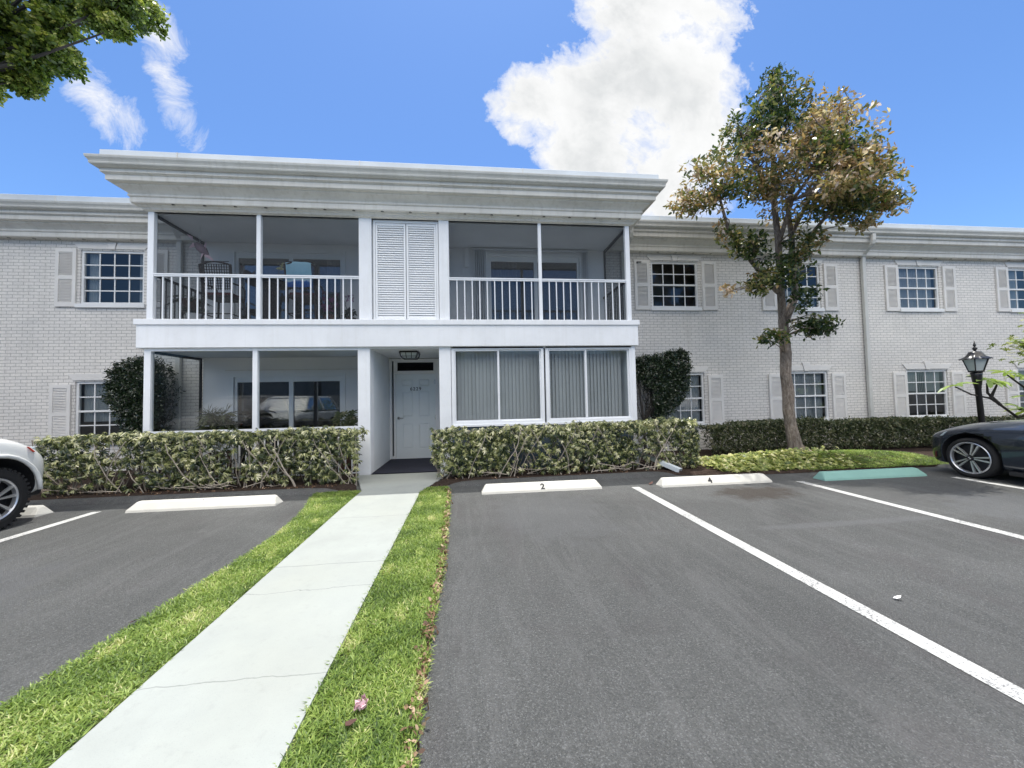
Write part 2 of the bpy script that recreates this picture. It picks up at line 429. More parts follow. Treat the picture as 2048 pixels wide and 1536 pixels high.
def single_leaves(name, P, per, spread, L, W, tint, mat, parent, droop=.35, up=.35, tvar=.1, smin=.7, smax=1.25):
    P = np.repeat(np.asarray(P, float), per, axis=0); n = len(P); P = P + RNG.uniform(-1, 1, (n, 3)) * RNG.uniform(.3, 1, (n, 1)) * 1.35 * np.asarray(spread)
    ax = RNG.normal(0, .75, (n, 3)) + np.array([0, -.1, up])
    tm = leafpoly(L, W, droop, 6); tm[:, 2] += np.abs(tm[:, 1]) * .35
    return scatter(name, P, ax, RNG.uniform(smin, smax, n), np.repeat(np.asarray(tint), per), tm[None], mat, parent, ORG[parent.name], tvar)

# ------------------------------------------------------------------ camera
cam_d = bpy.data.cameras.new('camera'); cam = bpy.data.objects.new('camera', cam_d); COL.objects.link(cam)
yaw, pit, rol = math.radians(6.15475732), math.radians(2.1522655), math.radians(-1.16485513)
fwd = Vector((math.sin(yaw) * math.cos(pit), math.cos(yaw) * math.cos(pit), math.sin(pit)))
rr = Vector((math.cos(yaw), -math.sin(yaw), 0)); uu = rr.cross(fwd)
r2 = rr * math.cos(rol) + uu * math.sin(rol); u2 = -rr * math.sin(rol) + uu * math.cos(rol)
cam.matrix_world = Matrix(((r2.x, u2.x, -fwd.x, 0), (r2.y, u2.y, -fwd.y, 0), (r2.z, u2.z, -fwd.z, 1.5), (0, 0, 0, 1)))
cam_d.sensor_width = 36; cam_d.lens = 749.365 / 2048 * 36; cam_d.clip_start = .05; cam_d.clip_end = 3000
scene.camera = cam

# ------------------------------------------------------------------ light
SUN_EL, SUN_AZ = 79.3, 4.0     # almost overhead, from behind the building (+Y), a touch from the right
sd = bpy.data.lights.new('sun', 'SUN'); so = bpy.data.objects.new('sun', sd); COL.objects.link(so)
sd.energy = 2.55; sd.angle = math.radians(.53); sd.color = (1, .965, .90)
el, az = math.radians(SUN_EL), math.radians(SUN_AZ)
dirv = Vector((math.sin(az) * math.cos(el), math.cos(az) * math.cos(el), math.sin(el)))
so.rotation_euler = (dirv).to_track_quat('Z', 'Y').to_euler(); so.location = (0, 20, 60)
w = bpy.data.worlds.new('World'); scene.world = w; w.use_nodes = True
t = NT(w)
sky = t.add('ShaderNodeTexSky'); sky.sky_type = 'NISHITA'; sky.sun_disc = False
sky.sun_elevation = el; sky.sun_rotation = az; sky.ozone_density = 3.0; sky.air_density = 1.0; sky.dust_density = .6
tc = t.add('ShaderNodeTexCoord'); sp = t.add('ShaderNodeSeparateXYZ'); t.link(tc.outputs['Generated'], sp.inputs[0])
yc = t.math('MAXIMUM', sp.outputs[1], .02)
u = t.math('DIVIDE', sp.outputs[0], yc); v = t.math('DIVIDE', sp.outputs[2], yc)
uvc = t.add('ShaderNodeCombineXYZ'); t.link(u, uvc.inputs[0]); t.link(v, uvc.inputs[1])
def cloudfield(blobs):
    acc = None
    for (cu, cv, ru, rv, ang, wt) in blobs:
        du = t.math('SUBTRACT', u, cu); dv = t.math('SUBTRACT', v, cv)
        ca, sa = math.cos(ang), math.sin(ang)
        a = t.math('DIVIDE', t.math('ADD', t.math('MULTIPLY', du, ca), t.math('MULTIPLY', dv, sa)), ru)
        b = t.math('DIVIDE', t.math('SUBTRACT', t.math('MULTIPLY', dv, ca), t.math('MULTIPLY', du, sa)), rv)
        d = t.math('SUBTRACT', 1, t.math('ADD', t.math('MULTIPLY', a, a), t.math('MULTIPLY', b, b)))
        d = t.math('MULTIPLY', t.math('MAXIMUM', d, -1.5), wt)
        acc = d if acc is None else t.math('SMOOTH_MAX', acc, d, .25)
    return acc
big = cloudfield([(.56, 1.16, .28, .24, 0, 1), (.575, .93, .27, .21, 0, 1), (.36, .84, .25, .18, .2, 1), (.39, .70, .22, .15, 0, 1),
                  (.54, .62, .17, .16, 0, 1), (.10, .80, .05, .085, .5, .6), (.14, .74, .09, .05, -.5, .6), (.18, .82, .12, .12, 0, .9), (.62, .75, .20, .16, 0, .9)])
wis = cloudfield([(-.775, .96, .13, .055, -1.1, 1.1), (-.905, .765, .17, .065, -.85, 1.1), (-.735, .78, .18, .055, -1.2, 1.1), (.63, .545, .20, .05, .05, 1.), (.57, .62, .12, .07, .1, .8), (.50, .52, .12, .03, 0, .9), (1.15, .73, .035, .012, .6, .5), (-.72, .70, .06, .03, -1.3, .8)])
n1 = t.noise(uvc.outputs[0], 5.0, 7, .64, .2); n2 = t.noise(uvc.outputs[0], 7, 7, .72, .9); n3 = t.noise(uvc.outputs[0], 3.4, 5, .6, .4)
fb = t.math('ADD', big, t.math('MULTIPLY', t.math('SUBTRACT', n1, .5), 2.3))
fw = t.math('ADD', t.math('MULTIPLY', wis, .7), t.math('MULTIPLY', t.math('SUBTRACT', n2, .5), 3.0))
n4 = t.noise(uvc.outputs[0], 22, 5, .65, .4)
fb2 = t.math('ADD', fb, t.math('MULTIPLY', t.math('SUBTRACT', n4, .5), .9))
ab = t.ramp(fb2, [(.0, 0.), (.22, .55), (.6, 1.)]); aw = t.ramp(fw, [(.15, 0.), (1.0, .8)])
al = t.math('MAXIMUM', ab, aw)
al = t.math('MULTIPLY', al, t.ramp(sp.outputs[1], [(.05, 0.), (.12, 1.)]))
sa_ = t.ramp(t.math('ADD', t.math('MULTIPLY', n3, .7), t.math('MULTIPLY', n1, .3)), [(.32, (1.04, 1.05, 1.05)), (.48, (.96, .97, .97)), (.60, (.80, .82, .83)), (.72, (.93, .935, .94))]); se_ = t.ramp(fb, [(.2, 1.), (1.3, 0.)])
shade = t.mix(se_, sa_, (1.08, 1.08, 1.08))
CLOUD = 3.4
nb = t.noise(tc.outputs['Generated'], 2.4, 6, .62, .3)  # unseen bright clouds behind the camera, added to lift the shaded facade
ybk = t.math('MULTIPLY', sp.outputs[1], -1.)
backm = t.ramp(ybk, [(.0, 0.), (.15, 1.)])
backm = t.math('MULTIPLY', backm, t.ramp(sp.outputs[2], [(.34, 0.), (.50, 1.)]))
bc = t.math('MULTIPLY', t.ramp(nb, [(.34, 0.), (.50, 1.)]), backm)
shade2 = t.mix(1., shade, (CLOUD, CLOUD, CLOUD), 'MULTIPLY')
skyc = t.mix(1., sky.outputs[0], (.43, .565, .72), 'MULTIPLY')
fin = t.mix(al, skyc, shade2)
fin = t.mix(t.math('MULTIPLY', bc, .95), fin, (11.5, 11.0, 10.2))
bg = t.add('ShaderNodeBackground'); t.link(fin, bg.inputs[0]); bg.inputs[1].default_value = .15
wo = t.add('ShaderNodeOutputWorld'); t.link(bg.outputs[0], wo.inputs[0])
vs = scene.view_settings; vs.view_transform = 'Standard'; vs.look = 'None'; vs.gamma = 1; vs.exposure = .90
scene.cycles.max_bounces = 6; scene.cycles.transparent_max_bounces = 16; scene.cycles.diffuse_bounces = 3
scene.cycles.sample_clamp_indirect = 8

# ------------------------------------------------------------------ setting: ground
def sheet(name, poly, z, mat, kind='structure', org=(0, 0, 0), thick=0.):
    mb = MB()
    if thick: mb.prism(poly, z - thick, z, 'z')
    else: mb.quad(*[(x, y, z) for x, y in poly])
    o = obj(name, mb, mat, None, org); tag(o, kind=kind); return o
sheet('asphalt_ground', [(-160, -120), (160, -120), (160, 200), (-160, 200)], 0, M['asphalt'])
walk_poly = [(-1.66, -3), (-.76, -3), (-.845, 5.9), (-.86, 6.17), (-.50, 7.5), (-.50, 7.80), (-2.28, 7.80), (-2.28, 7.75), (-1.82, 6.44), (-1.82, 5.9)]
walk = sheet('walkway_path', walk_poly, .028, M['walk'], thick=.1)
# planting beds, low asphalt lip in front of them
def wob(p0, p1, n, amp):
    out = []
    for i in range(n + 1):
        f = i / n; x = p0[0] + (p1[0] - p0[0]) * f; y = p0[1] + (p1[1] - p0[1]) * f
        out.append((x + random.uniform(-amp, amp), y + random.uniform(-amp, amp)))
    return out
def bed(name, poly, h, mat, hfun=None, step=.12):
    xs = [p[0] for p in poly]; ys = [p[1] for p in poly]
    mb = MB()
    bm = bmesh.new(); vs_ = [bm.verts.new((x, y, 0)) for x, y in poly]; f = bm.faces.new(vs_)
    for ax, lo, hi in ((0, min(xs), max(xs)), (1, min(ys), max(ys))):
        k = lo + step
        while k < hi:
            no = (1, 0, 0) if ax == 0 else (0, 1, 0); co = (k, 0, 0) if ax == 0 else (0, k, 0)
            bmesh.ops.bisect_plane(bm, geom=bm.verts[:] + bm.edges[:] + bm.faces[:], plane_co=co, plane_no=no); k += step
    border = {v_ for e in bm.edges if len(e.link_faces) == 1 for v_ in e.verts}
    for v_ in bm.verts:
        if v_ in border: v_.co.z = .006
        else: v_.co.z = (hfun(v_.co.x, v_.co.y) if hfun else h) + random.uniform(-.008, .008)
    me = bpy.data.meshes.new(name); bm.normal_update(); bm.to_mesh(me); bm.free(); me.materials.append(mat)
    me.polygons.foreach_set('use_smooth', [True] * len(me.polygons))
    o = place(name, me); tag(o, kind='structure'); return o
bed('soil_bed', [(-14, 6.55), (-2.6, 6.6), (-2.2, 6.62), (-1.93, 6.55), (-2.30, 7.7), (-2.30, 9.44), (-14, 9.44)], .04, M['mulch'])
def mound(x, y):
    return .035 + .17 * math.exp(-((x - 8.0) / 1.7) ** 2 - ((y - 7.35) / .5) ** 2) + .05 * math.exp(-((x - 5.9) / 1.2) ** 2 - ((y - 7.1) / .5) ** 2)
bed('soil_bed', [(-.78, 6.6), (-.4, 6.62)] + wob((0, 6.80), (3.4, 6.86), 9, .02) + wob((3.7, 6.72), (4.6, 6.45), 5, .03) + wob((5, 6.42), (9.2, 6.38), 10, .03) + [(22, 6.38), (22, 9.44), (-.48, 9.44), (-.48, 7.5)], .04, M['mulch'], mound)
# asphalt lip (low kerb) with rounded ends
def kerb(name, x0, x1, y0, y1, h=.07):
    mb = MB(); n = int((x1 - x0) / .25); R_ = []
    for i in range(n + 1):
        x = x0 + (x1 - x0) * i / n; e = min(1, min(i, n - i) / 1.5 + .15); j = random.uniform(-.01, .01); yy = y0 + (y1 - y0) * i / n
        b = len(mb.v); mb.v += [(x, yy + j, .002), (x, yy + .05 + j, h * .8 * e), (x, yy + .12, h * e), (x, yy + .22, h * .9 * e), (x, yy + .27, .0)]
        R_.append(b)
    for a, b in zip(R_, R_[1:]):
        for k in range(4): mb.f.append((a + k, b + k, b + k + 1, a + k + 1))
    o = obj(name, mb, M['asphalt'], smooth=True); tag(o, kind='structure')
kerb('asphalt_kerb', -12, -2.25, 6.42, 6.45); kerb('asphalt_kerb', -.45, 3.75, 6.5, 6.62)
kerb('asphalt_kerb', 8.9, 22, 6.25, 6.25, .05)
# turf strips either side of the walk
left_edge = [(-2.42, -3), (-2.36, .5), (-2.34, 2.17), (-2.27, 3.1), (-2.20, 4.0), (-2.19, 4.5), (-2.25, 5.1), (-2.33, 5.6), (-2.50, 6.2), (-2.56, 6.55)]
right_edge = [(-.22, -3), (-.25, .5), (-.27, 1.7), (-.29, 2.6), (-.28, 3.4), (-.31, 4.2), (-.34, 5.2), (-.37, 5.9), (-.40, 6.25), (-.46, 6.6)]
def interp(edge, y):
    return float(np.interp(y, [p[1] for p in edge], [p[0] for p in edge]))
sheet('turf_base', left_edge + [(-1.93, 6.55), (-1.81, 6.44), (-1.80, 5.9), (-1.65, -3)], .012, M['turf'], org=(0, 0, 0))
sheet('turf_base', [(-.77, -3)] + right_edge + [(-.78, 6.6), (-.86, 6.17), (-.85, 5.9)], .012, M['turf'])
# painted bay lines
def line(x0, x1, ya, yb):
    mb = MB(); n = 40
    for i in range(n):
        a = ya + (yb - ya) * i / n; b = ya + (yb - ya) * (i + 1) / n
        mb.quad((x0, a, .004), (x1, a, .004), (x1, b, .004), (x0, b, .004))
    o = obj('road_marking', mb, M['linepaint']); tag(o, kind='structure')
line(2.57, 2.70, 5.95, -3.5); line(5.39, 5.52, 5.82, -3.5); line(8.06, 8.19, 5.6, -3.5); line(-5.39, -5.27, 6.0, -3.5); line(-8.1, -8.0, 6.0, -3.5)

# ------------------------------------------------------------------ the building
YW = 9.46; D = 7.83; XL, XR = -6.18, 3.55
def wz(z): return 1.5 + (z - 1.5) * 1.0172
B = empty('apartment_building', (-1.3, 8.6, 0))
tag(B, 'white two-storey painted brick apartment building with projecting screened balcony bay', 'building')

def wall_holes(mb, x0, x1, z0, z1, holes, y, depth=.12, flip=False):
    xs = sorted({x0, x1} | {h_[0] for h_ in holes} | {h_[1] for h_ in holes}); zs = sorted({z0, z1} | {h_[2] for h_ in holes} | {h_[3] for h_ in holes})
    xs = [x for x in xs if x0 <= x <= x1]; zs = [z for z in zs if z0 <= z <= z1]
    for a, b in zip(xs, xs[1:]):
        for c, d in zip(zs, zs[1:]):
            cx, cz = (a + b) / 2, (c + d) / 2
            if any(h_[0] < cx < h_[1] and h_[2] < cz < h_[3] for h_ in holes): continue
            mb.quad((a, y, c), (b, y, c), (b, y, d), (a, y, d))
    for h_ in holes:
        a, b, c, d = h_; e = y + depth
        mb.quad((a, y, c), (a, e, c), (a, e, d), (a, y, d)); mb.quad((b, y, c), (b, e, c), (b, e, d), (b, y, d))
        mb.quad((a, y, c), (b, y, c), (b, e, c), (a, e, c)); mb.quad((a, y, d), (b, y, d), (b, e, d), (a, e, d))
WW, WH = 1.33, 1.255
def WX(c): return c * 1.0172
UZ0 = wz(3.80); LZ0 = wz(.735)
upper = [WX(-8.05), WX(5.40), WX(9.0), WX(12.78), WX(16.45)]; lower = [WX(-8.10), WX(5.46), WX(9.08), WX(12.86), WX(16.55)]
LH = wz(2.06) - LZ0; UH = wz(5.03) - UZ0
holes = [(c - WW / 2, c + WW / 2, UZ0, UZ0 + UH) for c in upper] + [(c - WW / 2, c + WW / 2, LZ0, LZ0 + LH) for c in lower]
mb = MB(); wall_holes(mb, -18, XL + .05, -.1, 5.42, [h_ for h_ in holes if h_[1] < 0], YW, .10); obj('brick_wall', mb, M['brick'], B, org=(0, 0, 0))
mb = MB(); wall_holes(mb, XR - .05, 30, -.1, 5.42, [h_ for h_ in holes if h_[0] > 0], YW, .10); obj('brick_wall', mb, M['brick'], B, org=(0, 0, 0))
# interior: dark rooms behind
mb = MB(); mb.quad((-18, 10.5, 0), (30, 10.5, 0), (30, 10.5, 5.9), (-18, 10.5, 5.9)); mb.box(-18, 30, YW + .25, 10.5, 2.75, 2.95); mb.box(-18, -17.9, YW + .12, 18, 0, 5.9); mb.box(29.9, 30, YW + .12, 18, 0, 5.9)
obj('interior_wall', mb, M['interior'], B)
mb = MB(); mb.box(-18, 30, 9.05, 20, 5.97, 6.0); mb.box(XL - .5, XR + .5, 7.4, 9.05, 5.97, 6.0); mb.box(-18, 30, 17.9, 18, 0, 5.97)
obj('roof', mb, M['flash'], B)

# cornice, gutter and roof edge, swept with mitred corners
CP = [(0, 5.25), (.02, 5.262), (.055, 5.27), (.075, 5.305), (.10, 5.315), (.105, 5.335), (.17, 5.342), (.178, 5.36), (.178, 5.448), (.195, 5.452), (.203, 5.468), (.20, 5.488), (.188, 5.497), (.205, 5.52), (.235, 5.548), (.28, 5.578), (.315, 5.60), (.318, 5.622), (.385, 5.630), (.403, 5.642), (.403, 5.735), (.425, 5.742), (.428, 5.752), (.452, 5.756), (.452, 5.82), (.46, 5.97)]
GP = [(.462, 5.822), (.50, 5.826), (.545, 5.850), (.553, 5.872), (.548, 5.885), (.562, 5.915), (.585, 5.945), (.592, 5.975), (.592, 5.988), (.58, 5.988), (.575, 5.95), (.462, 5.90)]
PP = [(.455, 5.90), (.455, 6.16), (.445, 6.168), (.36, 6.17), (.36, 6.0)]
def sweep(path, prof, ends=True, dz=0., so=1.):
    """path: plan points; offset goes to the left-hand... outward side given by normals"""
    n = len(path); dirs = []
    for i in range(n - 1):
        dx, dy = path[i + 1][0] - path[i][0], path[i + 1][1] - path[i][1]; L = math.hypot(dx, dy); dirs.append((dx / L, dy / L))
    nor = [(d[1], -d[0]) for d in dirs]
    mb = MB(); k = len(prof); rows = []
    for i, p in enumerate(path):
        if i == 0: m_ = nor[0]
        elif i == n - 1: m_ = nor[-1]
        else:
            a, b = nor[i - 1], nor[i]; s = 1 + a[0] * b[0] + a[1] * b[1]; m_ = ((a[0] + b[0]) / s, (a[1] + b[1]) / s)
        rows.append(len(mb.v)); mb.v += [(p[0] + m_[0] * o * so, p[1] + m_[1] * o * so, z + dz) for o, z in prof]
    for a, b in zip(rows, rows[1:]):
        for j in range(k - 1): mb.f.append((a + j, b + j, b + j + 1, a + j + 1))
    return mb
bay = [(XL, 9.5), (XL, D), (XR, D), (XR, 9.5)]
def densify(path, step=3.):
    return path
WCP = [(0, 5.342), (.05, 5.335)] + CP[6:]
for nm, prof, mt in (('cornice', CP, 'cornice'), ('gutter', GP, 'gutter'), ('roof_edge_flashing', PP, 'flash')):
    obj(nm, sweep(bay, prof), M[mt], B)
    pr = WCP if nm == 'cornice' else prof
    obj(nm, sweep([(-18, YW), (XL + .1, YW)], pr, dz=-.028, so=.9), M[mt], B)
    obj(nm, sweep([(XR - .1, YW), (30, YW)], pr, dz=-.028, so=.9), M[mt], B)
# thin seams in the flashing and cornice, soffit vents
for x in (-5.35, -2.1, 1.1): mb = MB(); mb.box(x, x + .012, D - .462, D - .452, 5.99, 6.165); obj('flashing_seam', mb, M['cornice'], B)
for x in (-9.0, 4.9, 8.8, 12.9): mb = MB(); mb.box(x, x + .012, YW - .413, YW - .405, 5.965, 6.135); obj('flashing_seam', mb, M['cornice'], B)
vent0 = MB(); vent0.lathe([(0.0001, 0), (.028, 0), (.028, .006)], (0, 0, 0), (0, 0, -1), 10); vm = vent0.mesh('soffit_vent', M['black'])
for i in range(17): place('soffit_vent', vm, B, (XL + .55 + i * .555, D - .135, 5.337))
for i in range(9): place('soffit_vent', vm, B, (XL - .55 - i * .5, YW - .07, 5.309))
for i in range(28): place('soffit_vent', vm, B, (XR + .95 + i * .5, YW - .07, 5.309))

# windows of the two wings
FR = MB(); W2 = WW / 2
for hgt, key in ((UH, 'u'), (LH, 'l')):
    f = MB(); t_ = .05
    f.box(-W2, -W2 + t_, .03, .09, 0, hgt); f.box(W2 - t_, W2, .03, .09, 0, hgt); f.box(-W2 + t_, W2 - t_, .03, .09, hgt - t_, hgt); f.box(-W2 + t_, W2 - t_, .03, .09, 0, t_)
    f.box(-W2 + t_, W2 - t_, .035, .08, hgt / 2 - .022, hgt / 2 + .022)
    FR_ = f.mesh('window', M['trim'])
    g = MB(); iw = W2 - t_
    for s in (0, 1):
        za, zb = (t_, hgt / 2 - .022) if s == 0 else (hgt / 2 + .022, hgt - t_)
        ya = .062 if s == 0 else .05
        g.box(-iw, iw, ya, ya + .014, (za + zb) / 2 - .012, (za + zb) / 2 + .012)
        for k in (-1, 0, 1):
            g.box(k * iw / 2 - .012, k * iw / 2 + .012, ya - .001, ya + .013, za, zb)
    GR_ = g.mesh('muntin_grid', M['trim'])
    p = MB(); p.quad((-iw, .071, t_), (iw, .071, t_), (iw, .071, hgt / 2), (-iw, .071, hgt / 2)); p.quad((-iw, .059, hgt / 2), (iw, .059, hgt / 2), (iw, .059, hgt - t_), (-iw, .059, hgt - t_))
    PA_ = p.mesh('pane', M['glass'])
    s = MB(); s.box(-W2 - .05, W2 + .05, -.055, .03, -.085, -.0); SI_ = s.mesh('sill', M['trim'])
    # flat arch with keystone
    l = MB(); hh = .145
    l.prism([(-W2 - .03, .03), (-.075, .03), (-.115, hh + .03), (-W2 - .14, hh + .03)], -.022, .02)
    l.prism([(.075, .03), (W2 + .03, .03), (W2 + .14, hh + .03), (.115, hh + .03)], -.022, .02)
    kt = hh + .03 + (.0 if key == 'u' else .075)
    l.prism([(-.062, .02), (.062, .02), (.10 + (.02 if key == 'l' else 0), kt), (-.10 - (.02 if key == 'l' else 0), kt)], -.035, .02)
    LI_ = l.mesh('lintel', M['shutter'])
    if key == 'u': UM = (FR_, GR_, PA_, SI_, LI_)
    else: LM = (FR_, GR_, PA_, SI_, LI_)
def curtain_mesh(x0, x1, z0, z1, mat, pleat=.06, amp=.015, n=None):
    mb = MB(); n = n or int((x1 - x0) / pleat * 4); b = 0
    for i in range(n + 1):
        x = x0 + (x1 - x0) * i / n; y = amp * math.sin(2 * PI * (x - x0) / pleat) + random.uniform(-.003, .003)
        mb.v += [(x, y, z0), (x, y * .6, z1)]
    for i in range(n): mb.f.append((2 * i, 2 * i + 2, 2 * i + 3, 2 * i + 1))
    return mb
def window(c, z0, mset, curtains, label=None):
    o = place('window', mset[0], B, (c, YW, z0))
    for nm, me in zip(('muntin_grid', 'pane', 'sill'), mset[1:4]): place(nm, me, o, (c, YW, z0))
    place('lintel', mset[4], o, (c, YW, z0 + (UH if mset is UM else LH)))
    for (a, b, za, zb, mt) in curtains:
        mb = curtain_mesh(a, b, za, zb, mt); place('curtain', mb.mesh('curtain', M[mt], smooth=True), o, (c, YW + .16, z0))
    return o
i_ = W2 - .05
window(upper[0], UZ0, UM, [(-i_, -.42, 0, UH, 'curtain'), (.45, i_, 0, UH, 'curtain')])
window(upper[1], UZ0, UM, [])
window(upper[2], UZ0, UM, [(-i_, i_, 0, UH * .42, 'curtain')])
window(upper[3], UZ0, UM, [(-i_, i_, UH * .0, UH, 'blind')])
window(upper[4], UZ0, UM, [(-i_, -.1, 0, UH, 'curtain')])
window(lower[0], LZ0, LM, [(-i_, i_, LH * .32, LH, 'curtain')])
window(lower[1], LZ0, LM, [(-i_, i_, 0, LH, 'curtain')])
window(lower[2], LZ0, LM, [(-i_, i_, 0, LH, 'curtain')])
window(lower[3], LZ0, LM, [(-i_, i_, LH * .55, LH, 'curtain'), (-.2, .1, 0, LH, 'interior')])
window(lower[4], LZ0, LM, [(-i_, i_, 0, LH, 'blind')])
# shutters: frame and two louvred fields
SW, SH = .42, 1.335
s = MB(); s.box(-SW / 2, -SW / 2 + .07, -.035, .0, 0, SH); s.box(SW / 2 - .07, SW / 2, -.035, .0, 0, SH)
s.box(-SW / 2 + .07, SW / 2 - .07, -.035, 0, SH - .08, SH); s.box(-SW / 2 + .07, SW / 2 - .07, -.035, 0, 0, .10); s.box(-SW / 2 + .07, SW / 2 - .07, -.035, 0, SH * .5 - .04, SH * .5 + .045)
s.quad((-SW / 2 + .07, -.004, .1), (SW / 2 - .07, -.004, .1), (SW / 2 - .07, -.004, SH - .08), (-SW / 2 + .07, -.004, SH - .08))
SHM = s.mesh('shutter', M['shutter'])
l = MB()
for za, zb in ((.10, SH * .5 - .04), (SH * .5 + .045, SH - .08)):
    n = int((zb - za) / .034)
    for k in range(n):
        z = za + (k + .1) * (zb - za) / n
        l.hexa([(-SW / 2 + .07, -.033, z), (SW / 2 - .07, -.033, z), (SW / 2 - .07, -.014, z + .026), (-SW / 2 + .07, -.014, z + .026),
                (-SW / 2 + .07, -.031, z + .006), (SW / 2 - .07, -.031, z + .006), (SW / 2 - .07, -.011, z + .030), (-SW / 2 + .07, -.011, z + .030)])
SLM = l.mesh('louver_field', M['shutter'])
for cs, z in ((upper, UZ0 - .065), (lower, LZ0 - .05)):
    for c in cs:
        for sd_ in (-1, 1):
            x = c + sd_ * (W2 + .06 + SW / 2 + (.04 if sd_ > 0 else 0))
            o = place('shutter', SHM, B, (x, YW - .004, z)); place('louver_field', SLM, o, (x, YW - .004, z))
o = obj('shutter_hook', MB().box(0, .13, 0, .02, 0, .018).box(0, .025, 0, .02, -.03, .0), M['black'], B, org=(0, 0, 0)); o.location = (upper[1] - W2 - .42 + 1.3, YW - .06 - 8.6, UZ0 + 1.20)

# ---- bay: pillars, posts, beam, decks
mb = MB(); mb.box(-2.28, -2.04, D, D + .30, 0, 2.62); bev(obj('pillar', mb, M['stucco'], B), .008)
mb = MB(); mb.box(-.66, -.42, D, D + .30, 0, 2.62); bev(obj('pillar', mb, M['stucco'], B), .008)
mb = MB(); mb.box(-2.25, -2.00, D, D + .25, 3.12, 5.262); bev(obj('pillar', mb, M['stucco'], B), .008)
mb = MB(); mb.box(-.64, -.43, D, D + .25, 3.12, 5.262); bev(obj('pillar', mb, M['stucco'], B), .008)
mb = MB(); mb.box(XL - .12, XR + .07, D - .07, 9.40, 2.59, 3.035); bev(obj('balcony_beam', mb, M['stucco'], B), .008)
mb = MB(); mb.box(XL - .15, XR + .10, D - .10, 9.41, 3.03, 3.14); bev(obj('balcony_ledge', mb, M['stucco'], B), .01)
def post(x0, x1, z0, z1, y0=D + .0, y1=D + .09):
    mb = MB(); mb.box(x0, x1, y0, y1, z0, z1); return bev(obj('porch_post', mb, M['alu'], B), .006)
post(XL, XL + .11, 3.14, 5.26); post(-4.21, -4.13, 3.14, 5.26); post(1.47, 1.54, 3.14, 5.26); post(XR - .13, XR - .03, 3.14, 5.26)
post(XL - .03, XL + .09, 0, 2.59); post(-4.27, -4.18, 0, 2.59)
post(XR - .07, XR + .02, 0, 2.59)
# ceilings and inner walls of the porches
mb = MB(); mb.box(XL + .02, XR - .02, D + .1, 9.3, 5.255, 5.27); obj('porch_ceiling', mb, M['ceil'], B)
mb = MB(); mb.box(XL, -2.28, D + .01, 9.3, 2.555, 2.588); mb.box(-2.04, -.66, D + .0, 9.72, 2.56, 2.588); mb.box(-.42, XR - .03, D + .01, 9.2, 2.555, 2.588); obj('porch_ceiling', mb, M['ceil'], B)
BW = 9.26
bh = [(-5.44, -3.03, 3.16, 5.06), (.47, 2.80, 3.16, 5.10)]
mb = MB(); wall_holes(mb, XL + .10, XR - .10, 3.14, 5.26, bh, BW, .14)
mb.quad((XL + .10, BW, 3.14), (XL + .10, YW, 3.14), (XL + .10, YW, 5.3), (XL + .10, BW, 5.3)); mb.quad((XR - .10, BW, 3.14), (XR - .10, YW, 3.14), (XR - .10, YW, 5.3), (XR - .10, BW, 5.3))
mb.box(-2.24, -2.0, D + .25, BW, 3.14, 5.25); mb.box(-.64, -.5, D + .25, BW, 3.14, 5.25)
obj('porch_wall', mb, M['porchwall'], B)
mb = MB(); wall_holes(mb, XL + .08, -2.28, 0, 2.56, [(-5.44, -3.05, .05, 2.13)], BW, .14); mb.box(-2.30, -2.28, D + .3, BW, 0, 2.55)
mb.quad((XL + .08, BW, 0), (XL + .08, YW, 0), (XL + .08, YW, 2.6), (XL + .08, BW, 2.6))
obj('porch_wall', mb, M['porchwall'], B)
mb = MB(); mb.box(XL + .1, -2.28, D + .12, BW, 0, .03); obj('porch_floor', mb, M['mat'], B)
# entry recess
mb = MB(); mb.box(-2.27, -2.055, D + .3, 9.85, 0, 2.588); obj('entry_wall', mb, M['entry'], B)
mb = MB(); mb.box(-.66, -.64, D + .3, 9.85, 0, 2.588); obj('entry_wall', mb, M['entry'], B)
mb = MB(); mb.box(-2.1, -.6, 10.0, 10.05, 0, 2.6); obj('interior_wall', mb, M['dark'], B)
DY = 9.72
mb = MB(); mb.box(-2.055, -2.00, DY - .02, DY + .1, 0, 2.55); mb.box(-1.955 + .0, -1.905, DY - .02, DY + .1, .0, 2.55); mb.box(-2.0, -1.955, DY - .02, DY + .1, 0, .10); mb.box(-2.0, -1.955, DY - .02, DY + .1, 2.50, 2.55)
mb.box(-.925, -.80, DY - .02, DY + .1, 0, 2.55); mb.box(-1.905, -.925, DY - .02, DY + .1, 2.165, 2.215); mb.box(-1.905, -.925, DY - .02, DY + .1, 2.49, 2.55)
mb.box(-1.905, -1.865, DY - .01, DY + .06, 2.215, 2.49); mb.box(-.965, -.925, DY - .01, DY + .06, 2.215, 2.49); mb.box(-1.865, -.965, DY - .01, DY + .06, 2.215, 2.245); mb.box(-1.865, -.965, DY - .01, DY + .06, 2.46, 2.49)
bev(obj('door_frame', mb, M['trim'], B), .004)
mb = MB(); mb.quad((-2.0, DY + .04, .1), (-1.955, DY + .04, .1), (-1.955, DY + .04, 2.5), (-2.0, DY + .04, 2.5)); obj('sidelight_pane', mb, M['glass'], B)
mb = MB()
for k in range(4): mb.hexa([(-1.865, DY + .02, 2.25 + k * .052), (-.965, DY + .02, 2.25 + k * .052), (-.965, DY + .045, 2.29 + k * .052), (-1.865, DY + .045, 2.29 + k * .052), (-1.865, DY + .025, 2.25 + k * .052), (-.965, DY + .025, 2.25 + k * .052), (-.965, DY + .05, 2.29 + k * .052), (-1.865, DY + .05, 2.29 + k * .052)])
obj('transom_louver_window', mb, M['black'], B)
